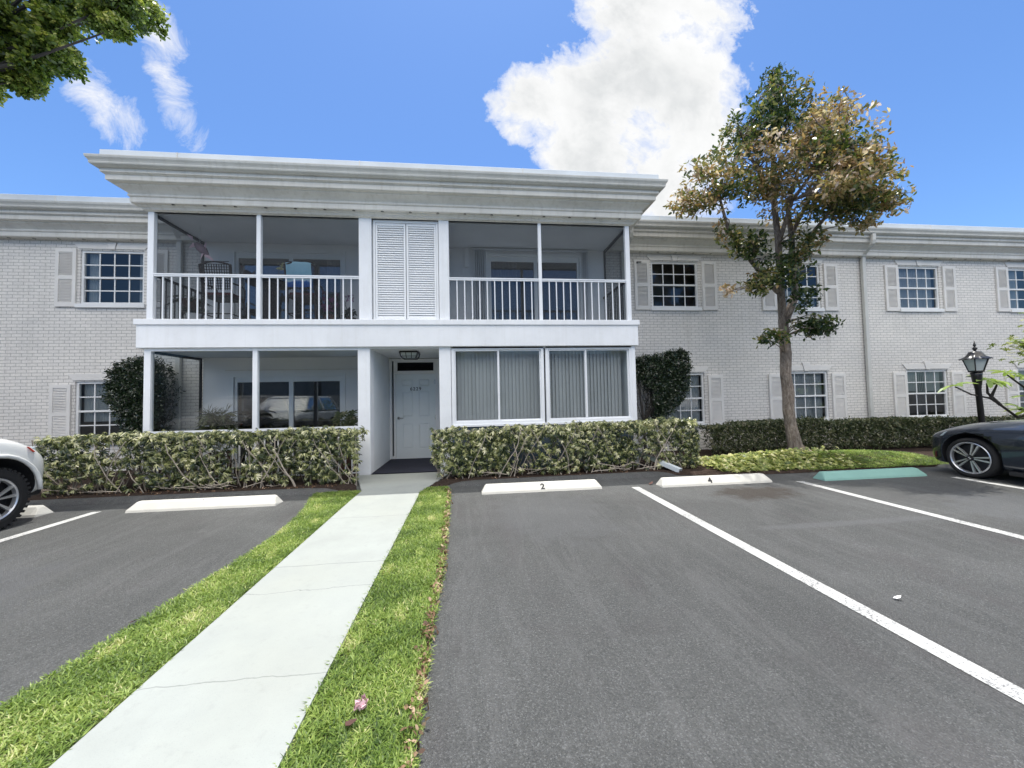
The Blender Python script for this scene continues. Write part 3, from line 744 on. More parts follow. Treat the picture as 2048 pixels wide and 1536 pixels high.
# six-panel door
def door_panels():
    mb = MB(); x0, x1, z0, z1 = -1.903, -.927, .012, 2.163; yf = DY + .012
    pans = []
    for (za, zb) in ((1.85, 2.03), (1.08, 1.72), (.28, .90)):
        for (xa, xb) in ((-1.755, -1.485), (-1.345, -1.075)): pans.append((xa, xb, za, zb))
    wall_holes(mb, x0, x1, z0, z1, pans, yf, .016)
    for xa, xb, za, zb in pans:
        y1 = yf + .016; m_ = .035
        mb.quad((xa, y1, za), (xb, y1, za), (xb - m_, yf + .003, za + m_), (xa + m_, yf + .003, za + m_)); mb.quad((xa, y1, zb), (xb, y1, zb), (xb - m_, yf + .003, zb - m_), (xa + m_, yf + .003, zb - m_))
        mb.quad((xa, y1, za), (xa, y1, zb), (xa + m_, yf + .003, zb - m_), (xa + m_, yf + .003, za + m_)); mb.quad((xb, y1, za), (xb, y1, zb), (xb - m_, yf + .003, zb - m_), (xb - m_, yf + .003, za + m_))
        mb.quad((xa + m_, yf + .003, za + m_), (xb - m_, yf + .003, za + m_), (xb - m_, yf + .003, zb - m_), (xa + m_, yf + .003, zb - m_))
    return mb
door = obj('door', door_panels(), M['door'], B)
mb = MB(); mb.lathe([(.001, 0), (.036, 0), (.036, .012), (.012, .016), (.012, .05), (.001, .05)], (-1.84, DY + .012, 1.05), (0, -1, 0), 16)
mb.tube([(-1.84, DY - .035, 1.05), (-1.80, DY - .04, 1.053), (-1.72, DY - .035, 1.05)], [.012, .011, .008], 8); obj('handle', mb, M['chrome'], door, smooth=True)
for z in (.3, 1.0, 1.9):
    mb = MB(); mb.box(-.935, -.922, DY - .03, DY - .002, z, z + .11); obj('hinge', mb, M['chrome'], door)
def text(s_, size, loc, rot, mat, parent, name, extr=.003, off=.0):
    cu = bpy.data.curves.new('t', 'FONT'); cu.body = s_; cu.size = size; cu.align_x = 'CENTER'; cu.extrude = extr; cu.offset = off; cu.space_character = 1.25
    to = bpy.data.objects.new('t', cu); COL.objects.link(to)
    dg = bpy.context.evaluated_depsgraph_get(); me = bpy.data.meshes.new_from_object(to.evaluated_get(dg)); bpy.data.objects.remove(to)
    me.materials.clear(); me.materials.append(mat); me.transform(rot.to_matrix().to_4x4() if hasattr(rot, 'to_matrix') else rot)
    return place(name, me, parent, loc)
from mathutils import Euler
text('6229', .118, (-1.415, DY + .002, 1.745), Euler((PI / 2, 0, 0)), M['numeral'], door, 'house_number', .004, .0)
# serifs of the painted numerals
mb = MB(); mb.box(-2.035, -.67, 7.86, 9.70, .028, .036); o = obj('door_mat', mb, M['mat']); tag(o, 'dark navy mat covering the entry floor in front of the white door', 'door mat')
# ceiling lantern
L = empty('entry_lantern', (-1.33, 8.35, 2.56)); tag(L, 'black caged flush lantern on the ceiling above the entry door', 'ceiling lamp')
def frustum(mb, cx, cy, z0, w0, d0, z1, w1, d1):
    mb.hexa([(cx - w0, cy - d0, z0), (cx + w0, cy - d0, z0), (cx + w0, cy + d0, z0), (cx - w0, cy + d0, z0), (cx - w1, cy - d1, z1), (cx + w1, cy - d1, z1), (cx + w1, cy + d1, z1), (cx - w1, cy + d1, z1)])
mb = MB(); frustum(mb, -1.33, 8.35, 2.52, .20, .20, 2.56, .185, .185); obj('mounting_plate', mb, M['black'], L)
mb = MB()
for sx, sy in ((-1, -1), (1, -1), (1, 1), (-1, 1)):
    mb.tube([(-1.33 + sx * .185, 8.35 + sy * .185, 2.52), (-1.33 + sx * .165, 8.35 + sy * .165, 2.44), (-1.33 + sx * .13, 8.35 + sy * .13, 2.40)], .010, 6)
for s_ in (-1, 1):
    mb.tube([(-1.33 + s_ * .06, 8.35 - .19, 2.52), (-1.33 + s_ * .055, 8.35 - .165, 2.44), (-1.33 + s_ * .05, 8.35 - .13, 2.40)], .008, 6)
    mb.tube([(-1.33 - .132, 8.35 + s_ * .132, 2.40), (-1.33 + .132, 8.35 + s_ * .132, 2.40)], .009, 6); mb.tube([(-1.33 + s_ * .132, 8.35 - .132, 2.40), (-1.33 + s_ * .132, 8.35 + .132, 2.40)], .009, 6)
    mb.tube([(-1.33 - .165, 8.35 + s_ * .165, 2.445), (-1.33 + .165, 8.35 + s_ * .165, 2.445)], .006, 6)
obj('cage', mb, M['black'], L)
mb = MB(); frustum(mb, -1.33, 8.35, 2.41, .115, .115, 2.52, .165, .165); obj('glass_shade', mb, M['frost'], L)

# upper shutter panel between the pillars
mb = MB(); y0 = D + .05
mb.box(-1.975, -1.935, y0, y0 + .09, 3.14, 5.25); mb.box(-.695, -.655, y0, y0 + .09, 3.14, 5.25); mb.box(-1.935, -.695, y0, y0 + .09, 5.195, 5.25)
mb.box(-1.935, -.695, y0 + .07, y0 + .09, 3.14, 5.195); mb.box(-2.01, -1.975, y0 + .06, y0 + .12, 3.14, 5.25); mb.box(-.655, -.62, y0 + .06, y0 + .12, 3.14, 5.25)
obj('shutter_surround', mb, M['louver'], B)
for xa, xb in ((-1.93, -1.325), (-1.305, -.70)):
    f = MB(); yy = y0 + .01
    f.box(xa, xa + .035, yy, yy + .045, 3.165, 5.185); f.box(xb - .035, xb, yy, yy + .045, 3.165, 5.185); f.box(xa + .035, xb - .035, yy, yy + .045, 3.165, 3.215); f.box(xa + .035, xb - .035, yy, yy + .045, 5.14, 5.185)
    o = obj('louvred_shutter_panel', f, M['louver'], B); l = MB(); n = 40; a, b = xa + .035, xb - .035
    for k in range(n):
        z = 3.215 + k * (5.14 - 3.215) / n
        l.hexa([(a, yy + .004, z), (b, yy + .004, z), (b, yy + .028, z + .038), (a, yy + .028, z + .038), (a, yy + .004, z + .008), (b, yy + .004, z + .008), (b, yy + .030, z + .046), (a, yy + .030, z + .046)])
    obj('louver_field', l, M['louver'], o)

# screens, railings
def screen(x0, x1, z0, z1, y, mat='screen', nm='screen_panel'):
    mb = MB(); mb.quad((x0, y, z0), (x1, y, z0), (x1, y, z1), (x0, y, z1)); return obj(nm, mb, M[mat], B)
for x0, x1 in ((XL + .11, -4.21), (-4.13, -2.25), (-.43, 1.47), (1.54, XR - .13)): screen(x0, x1, 3.14, 5.255, D + .075)
def sidescreen(x, z0, z1, mat, nm):
    mb = MB(); mb.quad((x, D + .09, z0), (x, 9.26, z0), (x, 9.26, z1), (x, D + .09, z1)); obj(nm, mb, M[mat], B)
    mb = MB(); mb.box(x - .02, x + .02, 9.22, 9.259, z0, z1); mb.box(x - .02, x + .02, D + .09, 9.22, z1 - .05, z1); obj('side_screen_frame', mb, M['plastic'] if z0 > 3 else M['plastic'], B)
sidescreen(XL + .06, 3.14, 5.25, 'screen', 'side_screen'); sidescreen(XR - .08, 3.14, 5.25, 'screen', 'side_screen'); sidescreen(XL + .04, .0, 2.55, 'porchglass', 'side_screen')
mb = MB(); mb.box(XR - .1, XR - .04, D + .1, YW, 0, 2.59); obj('bay_side_wall', mb, M['stucco'], B)
def railing(x0, x1, zt, zb, y, n, rail_h=.055, first=None):
    r_ = MB(); r_.box(x0, x1, y - .03, y + .03, zt - rail_h * .45, zt); r_.box(x0, x1, y - .02, y + .02, zt - rail_h, zt - rail_h * .5); r_.box(x0, x1, y - .012, y + .012, zb, zb + .02)
    o = obj('balcony_railing', r_, M['alu'], B)
    me = MB().box(-.0105, .0105, -.0105, .0105, 0, zt - rail_h - zb - .02).mesh('baluster', M['alu'])
    for i in range(n): place('baluster', me, o, (x0 + (i + 1) * (x1 - x0) / (n + 1), y, zb + .02))
    return o
ry = D + .03
railing(XL + .11, -4.21, 4.05, 3.14, ry, 11); railing(-4.13, -2.25, 4.05, 3.14, ry, 11); railing(-.43, 1.47, 4.05, 3.14, ry, 11); railing(1.54, XR - .13, 4.05, 3.14, ry, 11)
def siderail(x, n=9):
    r_ = MB(); r_.box(x - .02, x + .02, D + .1, 9.24, 4.0, 4.045); o = obj('side_railing', r_, M['plastic'], B)
    me = MB().box(-.009, .009, -.009, .009, 0, .86).mesh('baluster', M['plastic'])
    for i in range(n): place('baluster', me, o, (x, D + .1 + (i + 1) * 1.13 / (n + 1), 3.14))
siderail(XL + .10); siderail(XR - .13)
# lower left porch: glazing rail and pickets below it
mb = MB(); mb.box(XL + .09, -4.27, D + .0, D + .08, .955, 1.0); mb.box(-4.18, -2.28, D + .0, D + .08, .955, 1.0); mb.box(XL + .09, -4.27, D + .0, D + .08, 2.535, 2.588); mb.box(-4.18, -2.28, D + .0, D + .08, 2.535, 2.588)
obj('glazing_rail', mb, M['alu'], B)
screen(XL + .09, -4.27, 1.0, 2.535, D + .05, 'porchglass', 'porch_pane'); screen(-4.18, -2.28, 1.0, 2.535, D + .05, 'porchglass', 'porch_pane')
o = railing(XL + .09, -4.27, .94, .06, D + .03, 14); railing(-4.18, -2.28, .94, .06, D + .03, 14)

# sliding doors
def slider(x0, x1, z0, z1, y, mid, topband=.0, glass='doorglass'):
    mb = MB(); w_ = .06
    mb.box(x0 - .07, x0, y - .02, y + .10, z0, z1 + .07); mb.box(x1, x1 + .07, y - .02, y + .10, z0, z1 + .07); mb.box(x0, x1, y - .02, y + .10, z1, z1 + .07)
    mb.box(x0, x0 + w_, y + .02, y + .08, z0, z1); mb.box(x1 - w_, x1, y + .02, y + .08, z0, z1); mb.box(x0 + w_, x1 - w_, y + .02, y + .08, z1 - .07 - topband, z1); mb.box(mid - .045, mid + .045, y + .01, y + .07, z0, z1 - .07 - topband); mb.box(x0 + w_, x1 - w_, y + .02, y + .08, z0, z0 + .07)
    o = obj('sliding_door', mb, M['trim'], B)
    p = MB(); p.quad((x0 + w_, y + .05, z0 + .07), (x1 - w_, y + .05, z0 + .07), (x1 - w_, y + .05, z1 - .07 - topband), (x0 + w_, y + .05, z1 - .07 - topband)); obj('pane', p, M[glass], o)
    return o
sl1 = slider(-5.44, -3.03, 3.16, 5.04, BW - .01, -4.21, .06); sl2 = slider(.47, 2.80, 3.16, 5.06, BW - .01, 1.66, .05); sl3 = slider(-5.44, -3.05, .06, 2.11, BW - .01, -4.2, .05)
def hang(parent, x0, x1, z0, z1, y, mat, name='curtain', pleat=.09, amp=.02):
    mb = curtain_mesh(x0, x1, 0, z1 - z0, mat, pleat, amp); o = place(name, mb.mesh(name, M[mat], smooth=True), parent, (0, y, z0)); return o
hang(sl1, -3.45, -3.1, 3.16, 4.95, BW + .16, 'blindw'); hang(sl2, .54, 1.2, 3.16, 5.0, BW + .16, 'blind', 'vertical_blind', .1, .03)
mb = MB(); mb.box(.07, 3.02, BW - .10, BW - .03, 5.19, 5.225); hr = obj('blind_headrail', mb, M['blindw'], B)
for xs in ((.12, .17, .21, .26, .31, .36), (2.87, 2.92, 2.97)):
    for x in xs: mb = MB(); mb.hexa([(x, BW - .115, 3.2), (x + .012, BW - .115, 3.2), (x + .035, BW - .03, 3.2), (x + .03, BW - .03, 3.2), (x, BW - .115, 5.19), (x + .012, BW - .115, 5.19), (x + .035, BW - .03, 5.19), (x + .03, BW - .03, 5.19)]); obj('vertical_blind_slat', mb, M['blindw'], hr)
mb = MB(); mb.box(-5.62, -2.5, BW - .035, BW - .01, 2.26, 2.275); obj('curtain_rod', mb, M['cornice'], B)
mb = MB(); mb.box(-.12, -.02, BW - .06, BW, 4.75, 5.25); obj('blind_pull_box', mb, M['porchwall'], B)

# lower right: two sliding windows in the bay with vertical blinds behind
mb = MB(); mb.box(-.42, XR - .07, D + .02, D + .12, .0, .93); obj('bay_low_wall', mb, paint('slate_blue_panel', (.07, .10, .14), .6, .1), B)
mb = MB(); mb.box(-.42, XR - .07, D - .02, D + .1, .925, .965); obj('bay_sill', mb, M['alu'], B)
def bay_window(x0, x1, mid):
    mb = MB(); z0, z1 = .965, 2.585; y = D + .01
    mb.box(x0, x0 + .055, y, y + .09, z0, z1); mb.box(x1 - .055, x1, y, y + .09, z0, z1); mb.box(x0 + .055, x1 - .055, y, y + .09, z1 - .055, z1); mb.box(x0 + .055, x1 - .055, y, y + .09, z0, z0 + .06)
    # sliding sashes
    for a, b, dy in ((x0 + .055, mid + .02, .02), (mid - .02, x1 - .055, .05)):
        mb.box(a, a + .03, y + dy, y + dy + .025, z0 + .06, z1 - .055); mb.box(b - .03, b, y + dy, y + dy + .025, z0 + .06, z1 - .055); mb.box(a + .03, b - .03, y + dy, y + dy + .025, z0 + .06, z0 + .09); mb.box(a + .03, b - .03, y + dy, y + dy + .025, z1 - .085, z1 - .055)
    o = obj('bay_window', mb, M['alu'], B)
    p = MB(); p.quad((x0 + .05, y + .055, z0 + .05), (x1 - .05, y + .055, z0 + .05), (x1 - .05, y + .055, z1 - .05), (x0 + .05, y + .055, z1 - .05)); obj('pane', p, M['glass'], o)
    return o
bw1 = bay_window(-.41, 1.535, .565); bw2 = bay_window(1.575, 3.49, 2.46)
def vblinds(parent, x0, x1):
    mb = MB(); x = x0; sw = .085
    while x < x1:
        a = random.uniform(.20, .45); mb.quad((x, D + .26 - sw * a / 2, .98), (x + sw * .98, D + .26 + sw * a / 2, .98), (x + sw * .98, D + .26 + sw * a / 2, 2.55), (x, D + .26 - sw * a / 2, 2.55)); x += sw * .93
    obj('vertical_blind', mb, M['blind'], parent)
vblinds(bw1, -.38, 1.5); vblinds(bw2, 1.6, 3.33)
mb = MB(); mb.box(-.42, XR - .1, 9.0, 9.05, 0, 2.59); obj('interior_wall', mb, M['interior'], B)
mb = MB(); mb.box(-.42, XR - .1, 7.96, 9.0, .03, .06); obj('porch_floor', mb, M['dark'], B)

# downspouts
def spout(x, xt, bottom=.5, w_=.052, ytop=None):
    yt = YW - .46; ds = MB()
    pts = [(xt, yt, 5.80), (xt, yt + .01, 5.60), (xt + .0, yt + .04, 5.50), (x * .6 + xt * .4, YW - .17, 5.36), (x, YW - .075, 5.26), (x, YW - .065, 5.12), (x, YW - .065, bottom)]
    def rect(mb, p): return [(p[0] - w_, p[1] - .04, p[2]), (p[0] + w_, p[1] - .04, p[2]), (p[0] + w_, p[1] + .04, p[2]), (p[0] - w_, p[1] + .04, p[2])]
    rows = []
    for i, p in enumerate(pts):
        b = len(ds.v); rows.append(b)
        dz = 0 if i in (0, 5, 6) else .03
        r_ = rect(ds, p); r_ = [(q[0], q[1], q[2] + (dz if k < 2 else -dz)) for k, q in enumerate(r_)]; ds.v += r_
    for a, b in zip(rows, rows[1:]):
        for k in range(4): ds.f.append((a + k, a + (k + 1) % 4, b + (k + 1) % 4, b + k))
    o = bev(obj('downspout', ds, M['gutter'], B), .012)
    for z in (1.9, 4.4): mb = MB(); mb.box(x - w_ - .006, x + w_ + .006, YW - .109, YW, z, z + .025); obj('strap', mb, M['gutter'], o)
spout(11.12, 11.02); spout(4.03, 4.10); spout(-6.72, -6.62)

# ------------------------------------------------------------------ parking stops
def stop(x0, x1, y, mat, label, num=None):
    mb = MB(); h = .125; n = 26; rows = []
    for i in range(n + 1):
        f = i / n; x = x0 + (x1 - x0) * f; e = 1.
        zt = h * (1 if 0 < i < n else .80); ins = .0 if 0 < i < n else 0
        j = random.uniform(-.004, .004); xt = x + (.05 if i == 0 else (-.05 if i == n else 0))
        rows.append(len(mb.v)); mb.v += [(x, y + j, 0.0), (x, y + .012 + j, .03), (xt, y + .085, zt - .006), (xt, y + .115, zt), (xt, y + .175, zt), (x, y + .24, .0)]
    for a, b in zip(rows, rows[1:]):
        for k in range(5): mb.f.append((a + k, b + k, b + k + 1, a + k + 1))
    for r_ in (rows[0], rows[-1]): mb.f.append(tuple(r_ + k for k in range(6)))
    o = obj('parking_stop', mb, mat, None, org=((x0 + x1) / 2, y + .12, 0)); tag(o, label, 'parking stop', 'concrete parking stops along the kerb')
    bev(o, .008)
    if num:
        s_, sz, xo = num
        text(s_, sz, ((x0 + x1) / 2 + xo, y + .017, .040), Euler((math.atan2(.09, .075), 0, 0)), M['numeral'], o, 'painted_number', .003, .004)
    return o
s1 = stop(-4.86, -2.87, 5.86, M['stop'], 'white concrete parking stop numbered 1 beside the walkway turf')
mb = MB(); mb.hexa([(-3.97, 5.884, .04), (-3.955, 5.884, .04), (-3.955, 5.888, .045), (-3.97, 5.888, .045), (-3.905, 5.945, .118), (-3.89, 5.945, .118), (-3.89, 5.95, .122), (-3.905, 5.95, .122)]); obj('painted_number', mb, M['numeral'], s1)
stop(.13, 2.08, 5.94, M['stop'], 'white concrete parking stop numbered 2 with a chipped lower edge', ('2', .135, .0))
stop(3.05, 4.99, 5.84, M['stop'], 'white concrete parking stop numbered 4 above the brown oil stain', ('4', .13, -.12))
stop(5.88, 7.85, 5.76, M['stopgreen'], 'green painted concrete parking stop in dappled tree shade')
stop(-7.95, -5.98, 5.87, M['stop'], 'white concrete parking stop mostly hidden behind the white car wheel')

# ------------------------------------------------------------------ plants
def rnd(a, b): return random.uniform(a, b)
def box_points(n, x0, x1, y0, y1, z0, z1, front=.55, top=.25):
    """points crowding towards the front and top faces"""
    P = np.empty((n, 3)); P[:, 0] = RNG.uniform(x0, x1, n); P[:, 1] = RNG.uniform(y0, y1, n); P[:, 2] = RNG.uniform(z0, z1, n)
    k = RNG.random(n); a = k < front; P[a, 1] = y0 + np.abs(RNG.normal(0, .05, a.sum()))
    b = (k >= front) & (k < front + top); P[b, 2] = z1 - np.abs(RNG.normal(0, .04, b.sum()))
    ax = np.zeros((n, 3)); ax[:, 2] = .8; ax[a, 1] = -1.1; ax[a, 2] = .45; ax[b, 2] = 1.; ax += RNG.normal(0, .35, (n, 3)); return P, ax
def noise1(x, seed=0, f=1.): return math.sin(x * 2.1 * f + seed) * .5 + math.sin(x * 5.3 * f + seed * 2.7) * .3 + math.sin(x * 11.7 * f + seed * 1.3) * .2
WH7 = whorl(7, .092, .025, -.30, .45)
def schefflera_hedge(x0, x1, y0, y1, h0, h1, label, n, seed):
    o = empty('hedge', ((x0 + x1) / 2, (y0 + y1) / 2, 0)); tag(o, label, 'hedge', 'clipped variegated hedges beside the entry walk')
    P, ax = box_points(n, x0, x1, y0, y1, .06, 1., .55, .22)
    f = (P[:, 0] - x0) / (x1 - x0); ht = h0 + (h1 - h0) * f + np.array([.04 * noise1(x * 2, seed) for x in P[:, 0]]) + RNG.normal(0, .028, n)
    P[:, 2] = .1 + (P[:, 2] - .06) / .94 * (ht - .1)
    P[:, 1] += np.array([.06 * noise1(x * 1.3 + 4, seed) for x in P[:, 0]])
    # sparser at the bottom and in a few openings
    keep = RNG.random(n) < np.clip(.40 + P[:, 2] * 1.0, 0, 1)
    hol = np.array([math.sin(p[0] * 3.1 + seed) + math.sin(p[0] * 7.3 + p[2] * 5 + seed * 3) + .8 * math.sin(p[2] * 9 - p[0] * 2) for p in P]); keep &= ~((hol > .75) & (RNG.random(n) < .78) & (P[:, 2] < h0 - .13))
    P, ax = P[keep], ax[keep]
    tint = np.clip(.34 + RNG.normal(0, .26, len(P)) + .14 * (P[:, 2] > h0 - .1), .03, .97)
    org = ORG[o.name]
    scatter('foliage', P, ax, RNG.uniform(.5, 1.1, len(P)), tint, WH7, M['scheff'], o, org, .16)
    mb = MB(); x = x0 + .1
    while x < x1 - .05:
        for k in range(3):
            bx = x + rnd(-.1, .1); by = rnd(y0 + .02, y1 - .25); pts = [(bx, by, 0)]; a = rnd(-1, 1); z = 0
            px, py = bx, by
            while z < h1 - .15:
                z += rnd(.10, .17); a += rnd(-.7, .7); px += math.sin(a) * .09; py += rnd(-.06, .04); py = max(py, y0 - .04)
                pts.append((min(max(px, x0 + .03), x1 - .03), py, z))
            r0 = rnd(.007, .014); mb.tube(pts, [r0 * (1 - .5 * i / len(pts)) for i in range(len(pts))], 5)
        x += .17
    for k in range(int((x1 - x0) * 4)):      # low trailing stems
        bx = rnd(x0 + .2, x1 - .2); mb.tube([(bx, y0 + .15, .05), (bx + rnd(-.2, .2), y0 + .02, rnd(.06, .14)), (bx + rnd(-.45, .45), y0 - .02, rnd(.08, .25))], .006, 5)
    obj('stems', mb, M['bark2'], o); return o
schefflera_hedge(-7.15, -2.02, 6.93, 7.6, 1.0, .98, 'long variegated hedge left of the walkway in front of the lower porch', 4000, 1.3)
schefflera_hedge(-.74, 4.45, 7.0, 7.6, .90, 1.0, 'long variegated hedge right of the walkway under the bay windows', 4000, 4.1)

LF = lambda n, L, W, c, d: whorl(n, L, W, c, d)
def back_hedge(x0, x1, y0, y1, h, label, n, seed, dens=1.):
    o = empty('hedge', ((x0 + x1) / 2, (y0 + y1) / 2, 0)); tag(o, label, 'hedge', 'dark clipped hedges along the brick wall')
    P, ax = box_points(n, x0, x1, y0, y1, .1, 1, .5, .25); ht = h + np.array([.03 * noise1(x, seed) for x in P[:, 0]])
    P[:, 2] = .12 + (P[:, 2] - .1) / .9 * (ht - .12); keep = RNG.random(n) < np.clip(.45 + P[:, 2] * .9, 0, 1); P, ax = P[keep], ax[keep]
    single_leaves('foliage', P, 6, .035, .055, .024, np.clip(RNG.normal(.45, .25, len(P)), 0, 1), M['backhedge'], o, tvar=.15)
    mb = MB()
    for k in range(int((x1 - x0) * 9)):
        bx = rnd(x0 + .05, x1 - .05); by = rnd(y0 + .05, y1 - .05); mb.tube([(bx, by, 0), (bx + rnd(-.1, .1), by + rnd(-.08, .05), h * .4), (bx + rnd(-.25, .25), by + rnd(-.12, .05), h * .85)], [.011, .008, .004], 5)
    obj('stems', mb, M['stemdark'], o)
back_hedge(5.65, 6.35, 8.35, 8.9, .70, 'short sparse dark hedge at the end nearest the bay', 700, 2.)
back_hedge(6.35, 8.6, 8.30, 8.85, .80, 'dark clipped hedge behind the tree trunk', 2600, 2.6)
back_hedge(8.6, 12.2, 8.25, 8.8, .76, 'dark clipped hedge running from the tree to the black lamp post', 3900, 5.)
back_hedge(12.2, 17, 8.25, 8.8, .72, 'dark clipped hedge behind the dark blue car', 2600, 7.)

def topiary(pts_fun, n, stems, label, y0, y1, seed):
    o = empty('tall_shrub', (stems[0][0][0], (y0 + y1) / 2, 0)); tag(o, label, 'shrub', 'tall clipped shrubs at the corners of the bay')
    P = []
    while len(P) < n:
        x, z = pts_fun(); y = RNG.uniform(y0, y1) if RNG.random() < .45 else y0 + abs(RNG.normal(0, .06)); P.append((x, y, z))
    P = np.array(P); ax = np.tile(np.array([0, -.7, .6]), (n, 1)) + RNG.normal(0, .55, (n, 3))
    single_leaves('foliage', P, 6, .04, .055, .021, np.clip(RNG.normal(.45, .26, n), 0, 1), M['darkleaf'], o, tvar=.14)
    mb = MB()
    for s_ in stems: mb.tube(s_, [.04, .032, .02] + [.012] * (len(s_) - 3) if len(s_) > 3 else [.04, .03, .015][:len(s_)], 7, jit=.12)
    for k in range(40):
        x, z = pts_fun(); b_ = stems[k % len(stems)]; q = b_[min(len(b_) - 1, 1)]; mb.tube([q, ((q[0] + x) / 2, rnd(y0, y1), (q[2] + z) / 2), (x, rnd(y0, y1), z)], [.012, .008, .004], 5)
    obj('stems', mb, M['stemdark'], o)
def inpoly(poly):
    xs = [p[0] for p in poly]; zs = [p[1] for p in poly]
    def f():
        while True:
            x, z = RNG.uniform(min(xs), max(xs)), RNG.uniform(min(zs), max(zs)); c = False; j = len(poly) - 1
            for i in range(len(poly)):
                if (poly[i][1] > z) != (poly[j][1] > z) and x < (poly[j][0] - poly[i][0]) * (z - poly[i][1]) / (poly[j][1] - poly[i][1]) + poly[i][0]: c = not c
                j = i
            if c: return x, z
    return f
topiary(inpoly([(-7.72, 1.7), (-7.66, 2.25), (-7.42, 2.46), (-7.0, 2.54), (-6.75, 2.5), (-6.6, 2.2), (-6.6, 1.6), (-6.7, 1.0), (-6.9, .7), (-7.25, .75), (-7.45, 1.15)]), 2700,
        [[(-7.1, 8.9, 0), (-7.15, 8.9, .6), (-7.1, 8.85, 1.3), (-7.2, 8.85, 2.1)], [(-6.85, 8.95, 0), (-6.8, 8.9, .7), (-6.75, 8.9, 1.4), (-6.7, 8.9, 2.2)]], 'tall dark clipped shrub at the left corner of the bay', 8.75, 9.3, 1)
topiary(inpoly([(3.95, 2.42), (4.6, 2.50), (5.1, 2.62), (5.36, 2.58), (5.42, 2.2), (5.36, 1.75), (5.22, 1.4), (4.95, 1.12), (4.7, .95), (4.45, .98), (4.42, 1.6), (4.0, 1.95), (3.85, 2.2)]), 2900,
        [[(4.22, 8.85, 0), (4.2, 8.85, .8), (4.12, 8.85, 1.5), (4.05, 8.85, 2.3)], [(4.5, 8.85, 0), (4.47, 8.85, .8), (4.42, 8.9, 1.5), (4.5, 8.85, 2.4)]], 'tall dark clipped shrub at the right corner of the bay', 8.7, 9.2, 2)

# turf blades
def blades(name, pts, hmin, hmax, mat, label, cat, n=4, W=.0072, tmid=.46, kind='stuff'):
    P = np.array(pts); k = len(P)
    tm = whorl(n, .052, W / 1., .75, .35, 4)
    ax = np.tile(np.array([0, 0, 1.]), (k, 1)) + RNG.normal(0, .35, (k, 3)); ax[:, 2] = np.abs(ax[:, 2]) + .2
    patch = np.array([.12 * math.sin(p[0] * 7 + p[1] * 3.1) * math.sin(p[1] * 2.3 + 1) + .11 * math.sin(p[1] * 9 - p[0] * 4) + .3 * (math.sin(p[0] * 13 + 2) * math.sin(p[1] * 6.1 + p[0] * 5) > .82) for p in P])
    o = scatter(name, P, ax, RNG.uniform(hmin, hmax, k), np.clip(tmid + patch + RNG.normal(0, .16, k), 0, 1), tm, mat, None, (float(P[:, 0].mean()), float(P[:, 1].mean()), 0), .12)
    tag(o, label, cat, kind=kind); return o
def strip_points(lo, hi, y0, y1, n):
    out = []
    while len(out) < n:
        y = y0 + (y1 - y0) * RNG.random() ** 1.15; a, b = lo(y), hi(y); x = RNG.uniform(a - .03, b + .015)
        e = min(x - a, b - x)
        if e < .03 and RNG.random() < .35: continue
        out.append((x, y, .012))
    return out
wl = lambda y: -1.66 - (y + 3) * (.16 / 8.9) if y < 5.9 else -1.82 - max(0, y - 6.44) * .36
wr = lambda y: -.76 - (y + 3) * (.085 / 8.9) if y < 6.17 else -.86 + (y - 6.17) * .27
blades('grass', strip_points(lambda y: interp(left_edge, y), lambda y: wl(y) - .03, 1.1, 6.5, 18000), .5, .95, M['grassblade'], 'sunlit turf strip between the walkway and the left parking bay', 'grass')
blades('grass', strip_points(lambda y: wr(y) + .03, lambda y: interp(right_edge, y), 1.1, 6.5, 18000), .5, .95, M['grassblade'], 'sunlit turf strip between the walkway and parking space 2', 'grass')
pts = []
while len(pts) < 9000:
    x, y = RNG.uniform(6.1, 9.6), RNG.uniform(6.42, 7.85)
    if x < 6.8 and RNG.random() > (x - 6.1) / .7: continue
    pts.append((x, y, mound(x, y) - .005))
blades('grass', pts, .6, 1.1, M['grassblade'], 'rounded turf bank behind the green parking stop', 'grass', tmid=.38)
# broad-leaved ground cover by the tree
P = []
while len(P) < 2600:
    x, y = RNG.normal(5.75, .75), RNG.uniform(6.5, 7.7)
    if not 4.55 < x < 7.6: continue
    if (x - 4.5) < (7.2 - y) * .9 - .4: continue
    P.append((x, y, mound(x, y) + RNG.uniform(.0, .18) * (1 - abs(y - 7.2) / .9)))
P = np.array(P); tag(scatter('ground_cover', P, np.tile(np.array([0, -.3, 1.]), (len(P), 1)) + RNG.normal(0, .35, (len(P), 3)), RNG.uniform(.7, 1.3, len(P)), np.clip(RNG.normal(.55, .25, len(P)), 0, 1), LF(6, .042, .022, .2, .3), M['ground'], None, (5.8, 7.1, 0), .15), 'yellow green ground cover spreading at the foot of the tree', 'ground cover', kind='stuff')
